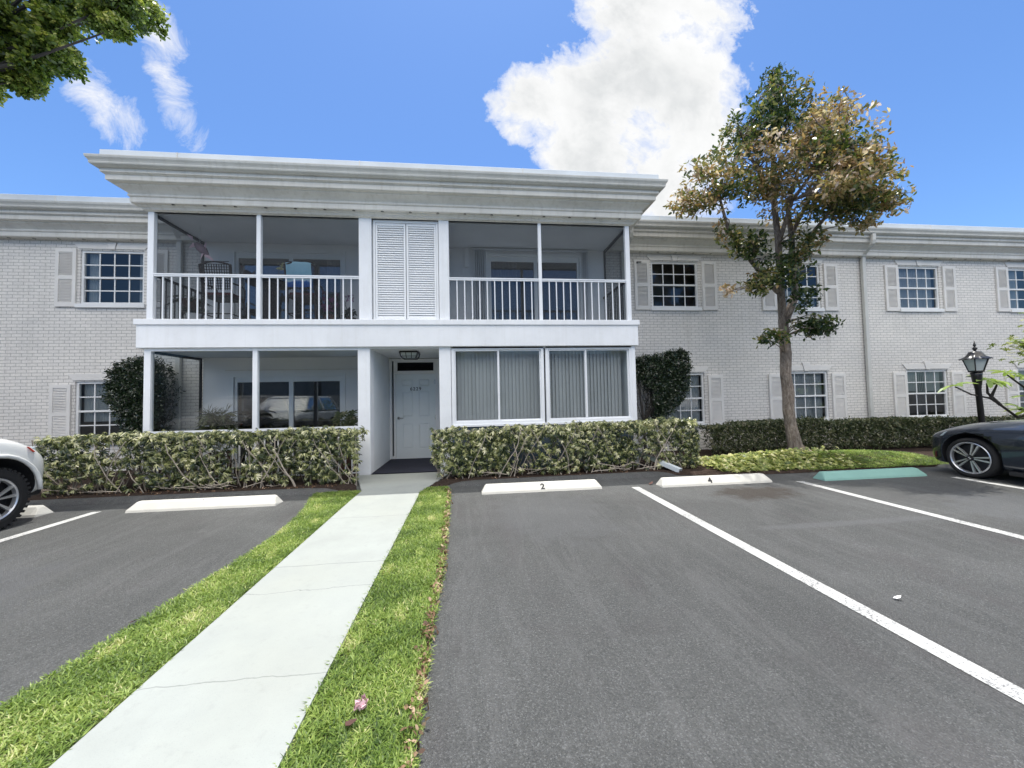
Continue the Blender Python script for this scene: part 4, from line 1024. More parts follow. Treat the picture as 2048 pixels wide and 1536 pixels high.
# dry leaves along the turf edge and in the beds
P = []
for k in range(420):
    y = RNG.uniform(1.1, 6.3); x = interp(right_edge, y) + RNG.normal(-.01, .022); P.append((x, y, .022 + RNG.uniform(0, .015)))
for k in range(160): P.append((RNG.uniform(-7, -2.3), RNG.uniform(6.75, 7.1), .05))
for k in range(420): P.append((RNG.uniform(-.6, 6), RNG.uniform(6.85, 8.2), .05))
P = np.array(P); tag(scatter('leaf_litter', P, np.tile(np.array([0, 0, 1.]), (len(P), 1)) + RNG.normal(0, .7, (len(P), 3)), RNG.uniform(.3, .8, len(P)), RNG.uniform(0, 1, len(P)), LF(2, .05, .03, .3, .6), M['litter'], None, (0, 4, 0), .2), 'scattered dry brown leaves along the turf edge and in the beds', 'dry leaves', kind='stuff')
def leaf_thing(name, loc, col, label, cat, size, n=3):
    mb = MB()
    for k in range(n):
        a = rnd(0, 6.28); p = leafpoly(size, size * .6, -.5); q = []
        for (x, y, z) in p: q.append((loc[0] + x * math.cos(a) - y * math.sin(a), loc[1] + x * math.sin(a) + y * math.cos(a), loc[2] + z * .8 + .01))
        mb.quad(*q)
        mb.quad(*[(x, y, z - .0015) for x, y, z in reversed(q)])
    o = obj(name, mb, M[col], None, org=loc); tag(o, label, cat)
mb = MB()
for k in range(26):
    c = Vector((-.555 + rnd(-.022, .022), 1.92 + rnd(-.03, .03), .04 + rnd(0, .03))); v1 = Vector((rnd(-1, 1), rnd(-1, 1), rnd(-.4, .8))).normalized() * .02; v2 = v1.cross(Vector((rnd(-1, 1), rnd(-1, 1), rnd(-1, 1)))).normalized() * .013
    mb.quad(c - v1, c + v2, c + v1 + Vector((0, 0, .004)), c - v2)
o = obj('fallen_flower', mb, M['pink'], None, org=(-.555, 1.92, .04)); tag(o, 'crumpled pink blossom lying on the right turf strip', 'flower')
leaf_thing('fallen_leaf', (-.60, 1.84, .03), 'terra', 'curled brown leaf beside the pink blossom', 'leaf', .07, 1)
leaf_thing('paper_scrap', (2.98, 2.44, .004), 'paper', 'small white scrap lying in parking space 4', 'litter', .05, 2)
leaf_thing('fallen_leaf', (2.92, 6.05, .004), 'terra', 'dry brown leaf between parking stops 2 and 4', 'leaf', .10, 1)
leaf_thing('fallen_leaf', (-2.35, 2.9, .012), 'terra', 'reddish leaf on the left turf strip', 'leaf', .06, 1)

# ---- flowering tree by the right wing
T = empty('tree', (7.38, 7.9, 0)); tag(T, 'tree with grey trunk and green and rust coloured crown in front of the right wing', 'tree')
mb = MB()
mb.tube([(7.42, 7.88, -.05), (7.40, 7.89, .08), (7.34, 7.9, .30), (7.27, 7.9, .7), (7.22, 7.9, 1.1), (7.25, 7.91, 1.5), (7.20, 7.9, 1.9), (7.23, 7.9, 2.4), (7.20, 7.9, 2.85), (7.18, 7.88, 3.2)], [.27, .20, .15, .122, .113, .118, .108, .112, .10, .098], 16, jit=.06)
for a in (0, 1.1, 2.3, 3.2, 4.3, 5.4): mb.tube([(7.40 + .12 * math.cos(a), 7.89 + .12 * math.sin(a), .22), (7.41 + .28 * math.cos(a), 7.89 + .28 * math.sin(a), .07), (7.42 + .46 * math.cos(a), 7.89 + .42 * math.sin(a), -.02)], [.07, .055, .02], 7, jit=.1)
limbs = [
 [(7.18, 7.88, 3.1), (7.08, 7.8, 4.08), (6.99, 7.7, 4.97), (6.84, 7.6, 5.84), (6.78, 7.5, 6.93), (6.81, 7.4, 8.3)],
 [(7.2, 7.88, 3.1), (7.46, 7.8, 3.74), (7.41, 7.8, 4.32), (7.33, 7.7, 5.1), (7.16, 7.6, 5.7), (7.25, 7.3, 6.6)],
 [(7.05, 7.83, 3.8), (6.76, 7.8, 4.05), (6.28, 7.7, 4.5), (5.72, 7.6, 5.07), (5.47, 7.5, 5.74), (5.3, 7.4, 6.2)],
 [(7.42, 7.8, 4.2), (7.51, 7.7, 4.62), (7.66, 7.5, 5.07), (7.85, 7.3, 5.4), (8.3, 7.2, 5.8), (8.8, 7.1, 6.2)],
 [(7.0, 7.7, 4.9), (6.9, 7.2, 5.6), (7.1, 6.8, 6.1), (7.3, 6.4, 6.3)], [(7.33, 7.7, 5.1), (7.7, 7.5, 6.0), (8.1, 7.3, 6.9), (8.3, 7.1, 7.5)], [(6.84, 7.6, 5.84), (6.3, 7.4, 6.4), (5.9, 7.3, 7.0)]]
rads = [[.085, .072, .068, .06, .04, .014], [.095, .08, .072, .06, .045, .02], [.055, .05, .045, .036, .026, .014], [.055, .045, .04, .035, .026, .012], [.05, .04, .028, .014], [.045, .036, .025, .012], [.04, .03, .014]]
for l_, r_ in zip(limbs, rads): mb.tube(l_, r_, 9, jit=.06)
blobs = [((7.15, 7.15, 6.55), (1.4, 1.3, .9), 330, .58), ((6.75, 7.3, 7.65), (.72, .6, .75), 190, .28), ((6.82, 7.4, 8.45), (.22, .22, .42), 30, .22), ((5.25, 7.3, 6.0), (.85, .7, .7), 165, .52), ((4.6, 7.3, 5.55), (.42, .4, .26), 44, .55), ((8.35, 7.05, 5.85), (.85, .8, .65), 190, .55),
         ((7.6, 7.2, 7.0), (.75, .6, .55), 150, .62), ((6.05, 7.3, 7.0), (.7, .65, .6), 130, .34), ((8.4, 7.2, 6.2), (.5, .5, .42), 80, .6), ((7.15, 6.35, 6.1), (.85, .6, .45), 80, .52), ((7.2, 7.4, 5.55), (.95, .7, .3), 60, .45),
         ((6.8, 7.45, 4.15), (.72, .4, .40), 85, .2), ((6.1, 7.45, 4.75), (.55, .3, .30), 62, .34), ((7.25, 7.3, 4.7), (.45, .4, .42), 50, .24), ((6.25, 7.4, 3.85), (.40, .3, .25), 40, .2), ((7.55, 7.4, 2.95), (.52, .3, .22), 70, .10), ((6.55, 7.5, 2.72), (.30, .2, .16), 26, .12), ((7.2, 7.3, 3.5), (.32, .3, .3), 24, .14), ((5.6, 7.5, 5.0), (.25, .25, .3), 22, .4), ((5.55, 7.5, 3.75), (.12, .1, .12), 7, .75), ((8.4, 7.1, 5.15), (.35, .3, .22), 20, .6), ((8.95, 7.0, 5.5), (.45, .4, .25), 50, .45),
         ((7.3, 6.1, 5.75), (.6, .45, .4), 90, .5), ((6.8, 6.0, 5.3), (.45, .4, .28), 50, .45), ((7.55, 6.3, 5.75), (.5, .4, .35), 60, .5), ((8.0, 7.0, 5.5), (.9, .6, .35), 120, .5), ((6.4, 7.2, 5.95), (.6, .5, .35), 90, .5), ((7.6, 7.0, 7.45), (.5, .5, .35), 60, .6)]
nodes = [Vector(p) for l_ in limbs for p in l_] + [Vector((7.2, 7.9, z)) for z in (2.4, 2.8, 3.1)]
P = []; TT = []
for c, r, n, tn in blobs:
    for k in range(n):
        while True:
            q = RNG.normal(0, .55, 3)
            if np.linalg.norm(q) < 1.0: break
        p = np.array(c) + q * np.array(r); 
        g = tn + .13 * math.sin(p[0] * 3 + p[2] * 2.3) + .10 * math.sin(p[2] * 5 - p[0] * 2) + RNG.normal(0, .13)
        if p[0] < 6.9 and p[2] > 6.9: g -= .12
        P.append(p); TT.append(g)
    # twigs from the nearest limb into the clump
    for k in range(max(4, n // 7)):
        q = RNG.normal(0, .5, 3); q = q / max(1, np.linalg.norm(q)); e = Vector(np.array(c) + q * np.array(r) * .95); s_ = min(nodes, key=lambda v_: (v_ - e).length + max(0, v_.z - e.z) * .6)
        m_ = s_.lerp(e, .5) + Vector((rnd(-.12, .12), rnd(-.1, .1), rnd(-.02, .14))); mb.tube([s_, m_, e], [.017, .011, .004], 5)
obj('trunk', mb, M['bark'], T)
P = np.array(P); ax = RNG.normal(0, .6, P.shape) + np.array([0, -.15, .5])
fl = RNG.random(len(P)) < .018; TT = np.clip(TT, .05, .88)
cr = single_leaves('crown', P, 9, (.095, .095, .08), .095, .044, TT, M['treeleaf'], T, droop=.5, up=.2, tvar=.15)
fp = P[fl]; scatter('blossoms', fp + RNG.normal(0, .05, fp.shape), RNG.normal(0, 1, fp.shape), RNG.uniform(.6, 1, len(fp)), np.full(len(fp), .96), LF(6, .06, .04, .5, .2), M['treeleaf'], T, ORG[T.name], .03)

# ---- big bright green tree reaching in at the top left
def big_tree(loc, label, clumps, n_each, trunk, group=None):
    T2 = empty('tree', loc); tag(T2, label, 'tree', group); mb = MB()
    mb.tube(trunk, [.30, .24, .2, .16][:len(trunk)], 12, jit=.06); top = Vector(trunk[-1]); P = []; A = []; TT = []
    for (c, r) in clumps:
        e = Vector(c); m_ = top.lerp(e, .5) + Vector((0, 0, rnd(-.2, .3))); mb.tube([top, m_, e], [.06, .028, .01], 7, jit=.08)
        for k in range(n_each):
            q = RNG.normal(0, 1, 3); q /= np.linalg.norm(q); rad = RNG.random() ** .4
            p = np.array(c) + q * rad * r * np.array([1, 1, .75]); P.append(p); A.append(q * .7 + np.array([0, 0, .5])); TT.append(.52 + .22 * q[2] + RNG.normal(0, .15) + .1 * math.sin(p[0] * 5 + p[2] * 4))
        for k in range(6):
            q = RNG.normal(0, 1, 3); q /= np.linalg.norm(q); mb.tube([e, tuple(np.array(c) + q * r * .5), tuple(np.array(c) + q * r * .9)], [.02, .012, .005], 5)
    obj('trunk', mb, M['stemdark'], T2)
    single_leaves('crown', P, 6, .05, .085, .05, np.clip(TT, 0, 1), M['canopyleaf'], T2, tvar=.16)
    return T2
cl = []
for (x, z, r) in [(-6.75, 9.5, .34), (-6.75, 8.85, .20), (-7.2, 9.25, .34), (-7.0, 10.1, .5), (-7.95, 9.0, .28), (-8.05, 8.5, .22), (-8.4, 8.15, .24), (-8.8, 8.0, .28), (-8.3, 8.6, .45), (-9.1, 8.35, .42), (-9.0, 9.1, .5), (-8.1, 9.7, .42), (-9.7, 7.95, .42), (-9.9, 8.7, .8), (-8.7, 10.1, .7), (-10.3, 7.9, .6), (-10.6, 9.6, .9), (-7.95, 10.5, .6)]:
    cl.append(((x, 8.0 + rnd(-.25, .25), z), r))
    if r > .4: cl.append(((x - rnd(0, .4), 8.6 + rnd(-.2, .3), z + .2), r)); cl.append(((x - rnd(.2, .6), 7.55 + rnd(-.2, .2), z + .3), r * .75))
big_tree((-11.2, 7.6, 0), 'large bright green tree whose leafy branches hang in over the left wing roof', cl, 300, [(-11.2, 7.6, 0), (-11.1, 7.6, 3), (-10.8, 7.8, 6), (-10.3, 7.9, 7.6)])

# ---- plumeria by the lamp post
def rosette(P, A, S, p, s=1.): P.append(p); A.append((rnd(-.3, .3), rnd(-.5, 0), 1)); S.append(s)
def plumeria(loc, branches, label, tips, s=1.):
    o = empty('frangipani_shrub', loc); tag(o, label, 'shrub'); mb = MB()
    for b_ in branches: mb.tube(b_, [.035 - .02 * i / (len(b_) - 1) for i in range(len(b_))], 7, jit=.05)
    obj('branches', mb, M['stemdark'], o)
    P = np.array(tips); ax = np.tile(np.array([0, -.25, 1.]), (len(P), 1)) + RNG.normal(0, .25, (len(P), 3))
    tm = []
    for i in range(9):
        a = 2 * PI * i / 9 + rnd(-.2, .2); L_ = .33 * rnd(.75, 1.1); wv = .095; c_ = math.cos(a); s_ = math.sin(a)
        up = .28 + rnd(-.15, .3)
        for side in (1, -1):
            q = [(0, 0, 0), (.35, .75 * side, .02), (.68, 1. * side, .015), (.92, .6 * side, -.02), (1, 0, -.05), (.55, 0, -.02)]
            tm.append([(x * L_ * c_ - y * wv * .5 * s_, x * L_ * s_ + y * wv * .5 * c_, z * L_ + x * L_ * up - x * x * L_ * .45) for x, y, z in q])
    scatter('leaves', P, ax, RNG.uniform(.8, 1.15, len(P)) * s, np.clip(RNG.normal(.55, .15, len(P)), 0, 1), np.array(tm), M['plumleaf'], o, ORG[o.name], .13)
plumeria((13.3, 7.5, 0), [[(13.3, 7.5, 0), (13.2, 7.5, .5), (12.9, 7.45, .85), (12.54, 7.4, .82), (12.1, 7.4, 1.12), (11.85, 7.4, 1.27), (11.35, 7.4, 1.37), (10.94, 7.4, 1.55)], [(12.1, 7.4, 1.12), (11.75, 7.38, 1.4), (11.72, 7.36, 1.62)], [(11.85, 7.4, 1.27), (11.9, 7.3, 1.6)],
          [(13.2, 7.5, .5), (13.0, 7.5, 1.2), (12.8, 7.4, 1.5), (12.35, 7.4, 1.8)], [(13.0, 7.5, 1.2), (13.2, 7.4, 2.0), (12.95, 7.3, 2.5)], [(12.9, 7.45, .85), (12.75, 7.3, 1.0), (12.3, 7.2, 1.02)]],
         'frangipani shrub with long pale green leaves reaching past the black lamp post',
         [(10.94, 7.4, 1.58), (11.72, 7.36, 1.68), (11.9, 7.3, 1.66), (12.35, 7.4, 1.85), (12.9, 7.3, 2.55), (12.3, 7.2, 1.05), (12.75, 7.3, 1.75), (12.9, 7.4, 1.3), (13.2, 7.4, 2.1), (12.6, 7.25, .95)])
# leafy bough of a taller shrub at the right edge
o = empty('leafy_shrub', (13.9, 7.6, 0)); tag(o, 'tall yellow green shrub whose bough tip shows beyond the lamp at the right edge', 'shrub')
mb = MB(); mb.tube([(13.9, 7.6, 0), (13.8, 7.5, 1.5), (13.5, 7.5, 2.4), (13.0, 7.4, 2.55)], [.05, .04, .02, .008], 7); obj('stems', mb, M['stemdark'], o)
P = np.array([(12.95, 7.4, 2.5)]) + RNG.normal(0, 1, (90, 3)) * np.array([.22, .15, .13]); P2 = np.array([(13.7, 7.5, 2.3)]) + RNG.normal(0, 1, (200, 3)) * np.array([.35, .3, .4]); P = np.vstack([P, P2])
scatter('foliage', P, RNG.normal(0, .4, P.shape) + np.array([0, 0, 1]), RNG.uniform(.8, 1.2, len(P)), np.clip(RNG.normal(.55, .25, len(P)), 0, 1), LF(6, .07, .028, .3, .3), M['ground'], o, ORG[o.name], .15)

# ---- black lamp post
lx, ly = 11.50, 7.4
Lp = empty('lamp_post', (lx + .12, ly, 0)); tag(Lp, 'black post lantern with frosted panes and scalloped roof beside the frangipani', 'lamp post')
mb = MB(); mb.lathe([(.001, 0), (.12, 0), (.10, .1), (.06, .14), (.055, .25), (.052, 1.5), (.06, 1.52), (.06, 1.56), (.07, 1.6), (.09, 1.80), (.10, 1.88), (.001, 1.88)], (lx + .12, ly, 0), (-.055, 0, 1), 16); obj('post', mb, M['black'], Lp, smooth=True)
cx = lx + .02
mb = MB(); n = 6
def hexring(r, z, k=6, ph=PI / 6): return [(cx + r * math.cos(2 * PI * i / k + ph), ly + r * math.sin(2 * PI * i / k + ph), z) for i in range(k)]
a = hexring(.125, 1.90); b = hexring(.215, 2.18)
g = MB()
for i in range(6):
    j = (i + 1) % 6; mb.tube([a[i], b[i]], .011, 6); mb.tube([a[i], a[j]], .014, 6); mb.tube([b[i], b[j]], .012, 6)
    s_ = .97; g.quad(*[(cx + (p[0] - cx) * s_, ly + (p[1] - ly) * s_, p[2]) for p in (a[i], a[j], b[j], b[i])])
mb.lathe([(.001, 0), (.125, 0), (.125, .02), (.001, .02)], (cx, ly, 1.88), (0, 0, 1), 12)
obj('lantern_frame', mb, M['black'], Lp); obj('lantern_glass', g, M['frost'], Lp)
mb = MB(); k = 48; prof = [(.255, 2.175), (.22, 2.195), (.155, 2.24), (.115, 2.31), (.10, 2.345), (.04, 2.36), (.001, 2.362)]; rows = []
for r, z in prof:
    rows.append(len(mb.v))
    for i in range(k):
        a_ = 2 * PI * i / k; sc = 1 + (.035 * math.cos(a_ * 12) if r > .14 else 0); mb.v.append((cx + r * sc * math.cos(a_), ly + r * sc * math.sin(a_), z + (.008 * math.cos(a_ * 12) if r > .21 else 0)))
for a_, b_ in zip(rows, rows[1:]):
    for i in range(k): mb.f.append((a_ + i, a_ + (i + 1) % k, b_ + (i + 1) % k, b_ + i))
obj('lantern_roof', mb, M['black'], Lp, smooth=True)
mb = MB(); mb.lathe([(.03, 2.355), (.02, 2.38), (.04, 2.41), (.045, 2.43), (.02, 2.45), (.014, 2.47), (.028, 2.49), (.02, 2.52), (.004, 2.60), (.001, 2.60)], (cx, ly, 0), (0, 0, 1), 12); obj('finial', mb, M['black'], Lp, smooth=True)

# ---- drain pipe end on the bed
mb = MB()
def boxtube(p, q, w_, h_):
    p, q = Vector(p), Vector(q); d = (q - p).normalized(); s_ = d.cross(Vector((0, 0, 1))).normalized() * w_; u_ = s_.cross(d).normalized() * h_
    rows = []
    for c in (p, q): rows.append(len(mb.v)); mb.v += [tuple(c + s_ + u_), tuple(c - s_ + u_), tuple(c - s_ - u_), tuple(c + s_ - u_)]
    for k in range(4): mb.f.append((rows[0] + k, rows[0] + (k + 1) % 4, rows[1] + (k + 1) % 4, rows[1] + k))
boxtube((3.30, 7.75, .36), (3.72, 7.10, .17), .05, .035); D1_ = mb; mb = MB(); boxtube((3.70, 7.13, .17), (3.92, 6.80, .055), .054, .039)
o = obj('drain_pipe', D1_, M['drain']); tag(o, 'grey green downspout extension with a white end poking out of the right hedge', 'drain pipe'); ORG[o.name] = (0, 0, 0); obj('pipe_end', mb, M['drainl'], o)

# ------------------------------------------------------------------ balcony things
FZ = 3.15
def chair(x, y, label, rz=0.):
    o = empty('patio_chair', (x, y, FZ)); tag(o, label, 'chair', 'dark wicker chairs on the upper balcony'); w_ = .27
    def W(px, py, pz): c, s_ = math.cos(rz), math.sin(rz); return (x + px * c - py * s_, y + px * s_ + py * c, FZ + pz)
    mb = MB(); sh = .62
    for k in range(4):
        pass
    # back: frame and lattice, facing away from the camera side
    mb.tube([W(-w_, -.22, sh), W(-w_ - .02, -.28, 1.0), W(-w_ - .03, -.32, 1.22), W(-w_ * .5, -.34, 1.27), W(w_ * .5, -.34, 1.27), W(w_ + .03, -.32, 1.22), W(w_ + .02, -.28, 1.0), W(w_, -.22, sh)], .022, 8)
    for i in range(12):
        f = -1 + 2 * (i + .5) / 12
        mb.tube([W(f * w_, -.245, sh + .1), W(f * w_ * 1.08, -.32, 1.24)], .0085, 5)
    for i in range(11):
        z = sh + .12 + i * .055; dy = -.245 - (z - sh) * .12; mb.tube([W(-w_, dy, z), W(w_, dy, z)], .008, 5)
    obj('backrest', mb, M['wicker'], o)
    mb = MB(); mb.hexa([W(-w_, -.24, sh - .05), W(w_, -.24, sh - .05), W(w_, .24, sh - .05), W(-w_, .24, sh - .05), W(-w_, -.24, sh), W(w_, -.24, sh), W(w_, .24, sh), W(-w_, .24, sh)]); obj('seat', mb, M['wicker'], o)
    mb = MB(); mb.hexa([W(-w_ + .02, -.22, sh), W(w_ - .02, -.22, sh), W(w_ - .02, .22, sh), W(-w_ + .02, .22, sh), W(-w_ + .03, -.2, sh + .06), W(w_ - .03, -.2, sh + .06), W(w_ - .03, .2, sh + .06), W(-w_ + .03, .2, sh + .06)]); obj('cushion', mb, M['red'], o)
    for sx in (-1, 1):
        for sy in (-1, 1): mb = MB(); mb.tube([W(sx * w_ * .95, sy * .22, sh - .03), W(sx * (w_ + .03), sy * .27, 0)], [.022, .017], 7); obj('leg', mb, M['wicker'], o)
        mb = MB(); mb.tube([W(sx * (w_ + .02), -.26, .86), W(sx * (w_ + .04), .05, .88), W(sx * (w_ + .02), .2, .84), W(sx * w_, .22, sh)], .018, 7); obj('armrest', mb, M['wicker'], o)
    mb = MB()
    for a_, b_ in ((( -w_, -.25), (w_, -.25)), ((w_, -.25), (w_, .25)), ((w_, .25), (-w_, .25)), ((-w_, .25), (-w_, -.25))): mb.tube([W(a_[0], a_[1], .22), W(b_[0], b_[1], .22)], .012, 6)
    obj('stretcher', mb, M['wicker'], o)
chair(-5.22, 8.55, 'dark wicker balcony chair with maroon seat, lattice back bare'); chair(-3.56, 8.5, 'dark wicker balcony chair with a blue towel over its back', .06)
mb = MB(); nx, nz = 10, 12; 
for i in range(nx + 1):
    for k in range(nz + 1):
        f = k / nz; z = FZ + 1.29 - abs(f - .12) * .60; yy = 8.5 - .375 - .0 * f + (.07 if f < .12 else 0) + .012 * math.sin(i * 1.3) + f * .06
        mb.v.append((-3.56 - .25 + .5 * i / nx + f * .02, yy, z + (.02 * math.sin(i / nx * PI) if f < .3 else 0)))
for i in range(nx):
    for k in range(nz): a_ = i * (nz + 1) + k; mb.f.append((a_, a_ + nz + 1, a_ + nz + 2, a_ + 1))
o = obj('beach_towel', mb, M['towel'], None, org=(-3.56, 8.1, FZ + .74), smooth=True); tag(o, 'blue and white beach towel draped over the back of a balcony chair', 'towel')
tb = empty('patio_table', (-4.35, 8.62, FZ)); tag(tb, 'round dark balcony table between the two wicker chairs', 'table')
mb = MB(); mb.lathe([(.001, .93), (.43, .93), (.45, .945), (.43, .965), (.001, .965)], (-4.35, 8.62, FZ), (0, 0, 1), 28); obj('tabletop', mb, M['plastic'], tb)
mb = MB(); mb.lathe([(.001, 0), (.28, 0), (.28, .04), (.14, .10), (.13, .80), (.22, .93), (.001, .93)], (-4.35, 8.62, FZ), (0, 0, 1), 20); obj('pedestal', mb, M['wicker'], tb)
mb = MB(); mb.lathe([(.001, 0), (.09, 0), (.13, .05), (.17, .10), (.16, .10), (.11, .04), (.001, .02)], (-4.42, 8.60, FZ + .965), (0, 0, 1), 20); o = obj('bowl', mb, M['pot'], None, org=(-4.42, 8.6, FZ + .965), smooth=True); tag(o, 'white bowl on the round balcony table', 'bowl')
def potted(name, x, y, z, pr, ph, label, P, ax, S, tint, tm, mat, potmat, cat='potted plant', stems=()):
    o = empty(name, (x, y, z)); tag(o, label, cat)
    mb = MB(); mb.lathe([(.001, 0), (pr * .75, 0), (pr, ph * .95), (pr * 1.06, ph), (pr * .9, ph), (pr * .85, ph * .85), (.001, ph * .85)], (x, y, z), (0, 0, 1), 16); obj('pot', mb, M[potmat], o)
    if len(stems):
        mb = MB()
        for s_ in stems: mb.tube(s_, .006, 5)
        obj('stems', mb, M['stemdark'], o)
    scatter('leaves', np.array(P), np.array(ax), S, tint, tm, M[mat], o, ORG[o.name], .1)
potted('orchid', -4.16, 8.64, FZ + .965, .06, .1, 'white orchid in a small pot on the balcony table', [(-4.16, 8.64, FZ + 1.1)] * 4 + [(-4.12 + rnd(-.06, .06), 8.6, FZ + 1.33 + rnd(-.07, .07)) for k in range(12)], RNG.normal(0, .3, (16, 3)) + np.array([0, -.8, .5]), [2.] * 4 + [.8] * 12, [.1] * 4 + [1.] * 12, LF(5, .05, .03, .3, .3), 'ground', 'pot', stems=[[(-4.16, 8.64, FZ + 1.05), (-4.18, 8.62, FZ + 1.3), (-4.10, 8.6, FZ + 1.4)]])
potted('orchid', -3.02, 8.45, FZ, .13, .22, 'purple orchid in a dark pot right of the towel chair', [(-3.02 + rnd(-.16, .16), 8.4 + rnd(-.1, .1), FZ + rnd(.3, .75)) for k in range(60)], RNG.normal(0, .6, (60, 3)) + np.array([0, -.5, .5]), RNG.uniform(.6, 1.2, 60), RNG.uniform(.1, 1, 60), LF(5, .055, .04, .3, .3), 'orchid', 'terra')
potted('orchid', -2.58, 8.4, FZ, .10, .16, 'small purple orchid in the right corner of the upper left balcony', [(-2.58 + rnd(-.1, .1), 8.35, FZ + rnd(.18, .3)) for k in range(14)] + [(-2.62 + rnd(-.1, .1), 8.35, FZ + rnd(.5, .66)) for k in range(14)], RNG.normal(0, .6, (28, 3)) + np.array([0, -.5, .5]), [1.6] * 14 + [.6] * 14, [.0] * 14 + [1.] * 14, LF(4, .06, .03, .3, .3), 'orchid', 'terra', stems=[[(-2.58, 8.4, FZ + .15), (-2.7, 8.38, FZ + .45), (-2.62, 8.36, FZ + .62)]])
tmL = whorl(7, .34, .09, .55, 1.1)
potted('potted_plant', -5.85, 8.5, FZ + .30, .16, .25, 'drooping broad-leaved plant on a low stand in the left corner of the balcony', [(-5.85, 8.5, FZ + .55), (-5.83, 8.5, FZ + .6)], [(0, 0, 1), (.2, 0, 1)], [1., .85], [.2, .3], tmL, 'darkleaf', 'terra')
o = empty('plant_stand', (-5.85, 8.5, FZ)); tag(o, 'low dark round stool under the drooping balcony plant', 'stool')
mb = MB(); mb.lathe([(.001, .27), (.2, .27), (.2, .295), (.001, .295)], (-5.85, 8.5, FZ), (0, 0, 1), 18); obj('stool_top', mb, M['wicker'], o)
for a_ in (.6, 2.2, 3.8, 5.4): mb = MB(); mb.tube([(-5.85 + .14 * math.cos(a_), 8.5 + .14 * math.sin(a_), FZ + .27), (-5.85 + .19 * math.cos(a_), 8.5 + .19 * math.sin(a_), FZ)], .013, 6); obj('leg', mb, M['wicker'], o)
potted('potted_plant', -5.62, 8.25, FZ, .13, .2, 'white pot with spiky leaves on the balcony floor near the bare chair', [(-5.62, 8.25, FZ + .2)] * 3, [(0, 0, 1), (.1, 0, 1), (-.1, 0, 1)], [.8, 1., .9], [.3, .5, .4], whorl(9, .28, .025, .8, .5), 'darkleaf', 'pot')
# hanging ornament
o = empty('hanging_ornament', (-5.62, 8.45, 4.75)); tag(o, 'mauve and cream fish-like paper ornament hanging in the left balcony corner', 'ornament')
mb = MB(); mb.tube([(-5.66, 8.45, 5.255), (-5.66, 8.45, 4.83)], .003, 5); obj('string', mb, M['pot'], o)
mb = MB(); mb.lathe([(.001, 0), (.05, .05), (.085, .14), (.08, .24), (.03, .36), (.001, .42)], (-5.76, 8.45, 4.92), (.75, 0, -.75), 12); obj('body', mb, M['red'] if 0 else paint('mauve_cloth', (.28, .19, .22), .9, .3), o, smooth=True)
mb = MB()
for (a_, b_, c_) in (((-5.80, 8.45, 4.95), (-5.90, 8.42, 5.08), (-5.78, 8.42, 5.03)), ((-5.7, 8.44, 4.83), (-5.84, 8.40, 4.78), (-5.76, 8.4, 4.9)), ((-5.6, 8.44, 4.8), (-5.5, 8.4, 4.93), (-5.52, 8.42, 4.78)), ((-5.6, 8.44, 4.75), (-5.62, 8.4, 4.52), (-5.55, 8.42, 4.7)), ((-5.52, 8.44, 4.7), (-5.34, 8.42, 4.50), (-5.56, 8.42, 4.62))): mb.quad(a_, b_, c_); mb.quad(*[(p[0], p[1] + .004, p[2]) for p in (a_, c_, b_)])
obj('fins', mb, M['pink'], o)
# lower porch plants
tms = whorl(11, .55, .02, .95, .35); tmf = whorl(9, .38, .09, .25, .7)
potted('potted_plant', -5.30, 8.6, .03, .22, .45, 'big spiky potted plant inside the lower left porch', [(-5.3, 8.6, .95)] * 5 + [(-5.38 + rnd(-.2, .2), 8.55, rnd(.9, 1.3)) for k in range(16)], [(.5, 0, 1), (.3, 0, 1), (.1, 0, 1), (.7, 0, .8), (.4, .2, 1)] + [(rnd(-.4, .4), -.4, 1) for k in range(16)], [1.4, 1.5, 1.2, 1.3, 1.1] + [.8] * 16, [.3] * 5 + [.55] * 16, tmf if 0 else np.concatenate([tms[:, :, :] * .6, tmf * .8]), 'backhedge', 'terra')
potted('potted_plant', -2.75, 8.5, .03, .2, .6, 'leafy potted plant in the right corner of the lower left porch', [(-2.75 + rnd(-.2, .2), 8.5, rnd(.7, 1.3)) for k in range(40)], [(rnd(-.6, .6), -.5, .8) for k in range(40)], [1.] * 40, RNG.uniform(.2, .8, 40), whorl(6, .12, .05, .3, .3), 'backhedge', 'terra')

# ------------------------------------------------------------------ cars
def apply_mods(o):
    dg = bpy.context.evaluated_depsgraph_get(); me = bpy.data.meshes.new_from_object(o.evaluated_get(dg)); o.modifiers.clear(); o.data = me
def loft_body(stations, cx, ynose):
    mb = MB(); rows = []
    for (y, w_, zb, zs, zt) in stations:
        zm = zb + (zs - zb) * .5
        half = [(.0, zb), (w_ * .8, zb), (w_ * .955, zb + .04), (w_ * .985, zm - .08), (w_ * 1.0, zm + .08), (w_ * .985, zs - .04), (w_ * .93, zs + .015), (w_ * .72, zt - .03 + (0.0)), (w_ * .4, zt - .005), (0, zt)]
        ring = [(cx + x, ynose - y, z) for x, z in half] + [(cx - x, ynose - y, z) for x, z in reversed(half[1:-1])]
        rows.append(len(mb.v)); mb.v += ring; k = len(ring)
    for a_, b_ in zip(rows, rows[1:]):
        for j in range(k): mb.f.append((a_ + j, a_ + (j + 1) % k, b_ + (j + 1) % k, b_ + j))
    mb.f.append(tuple(rows[0] + j for j in range(k))); mb.f.append(tuple(rows[-1] + j for j in reversed(range(k)))); return mb
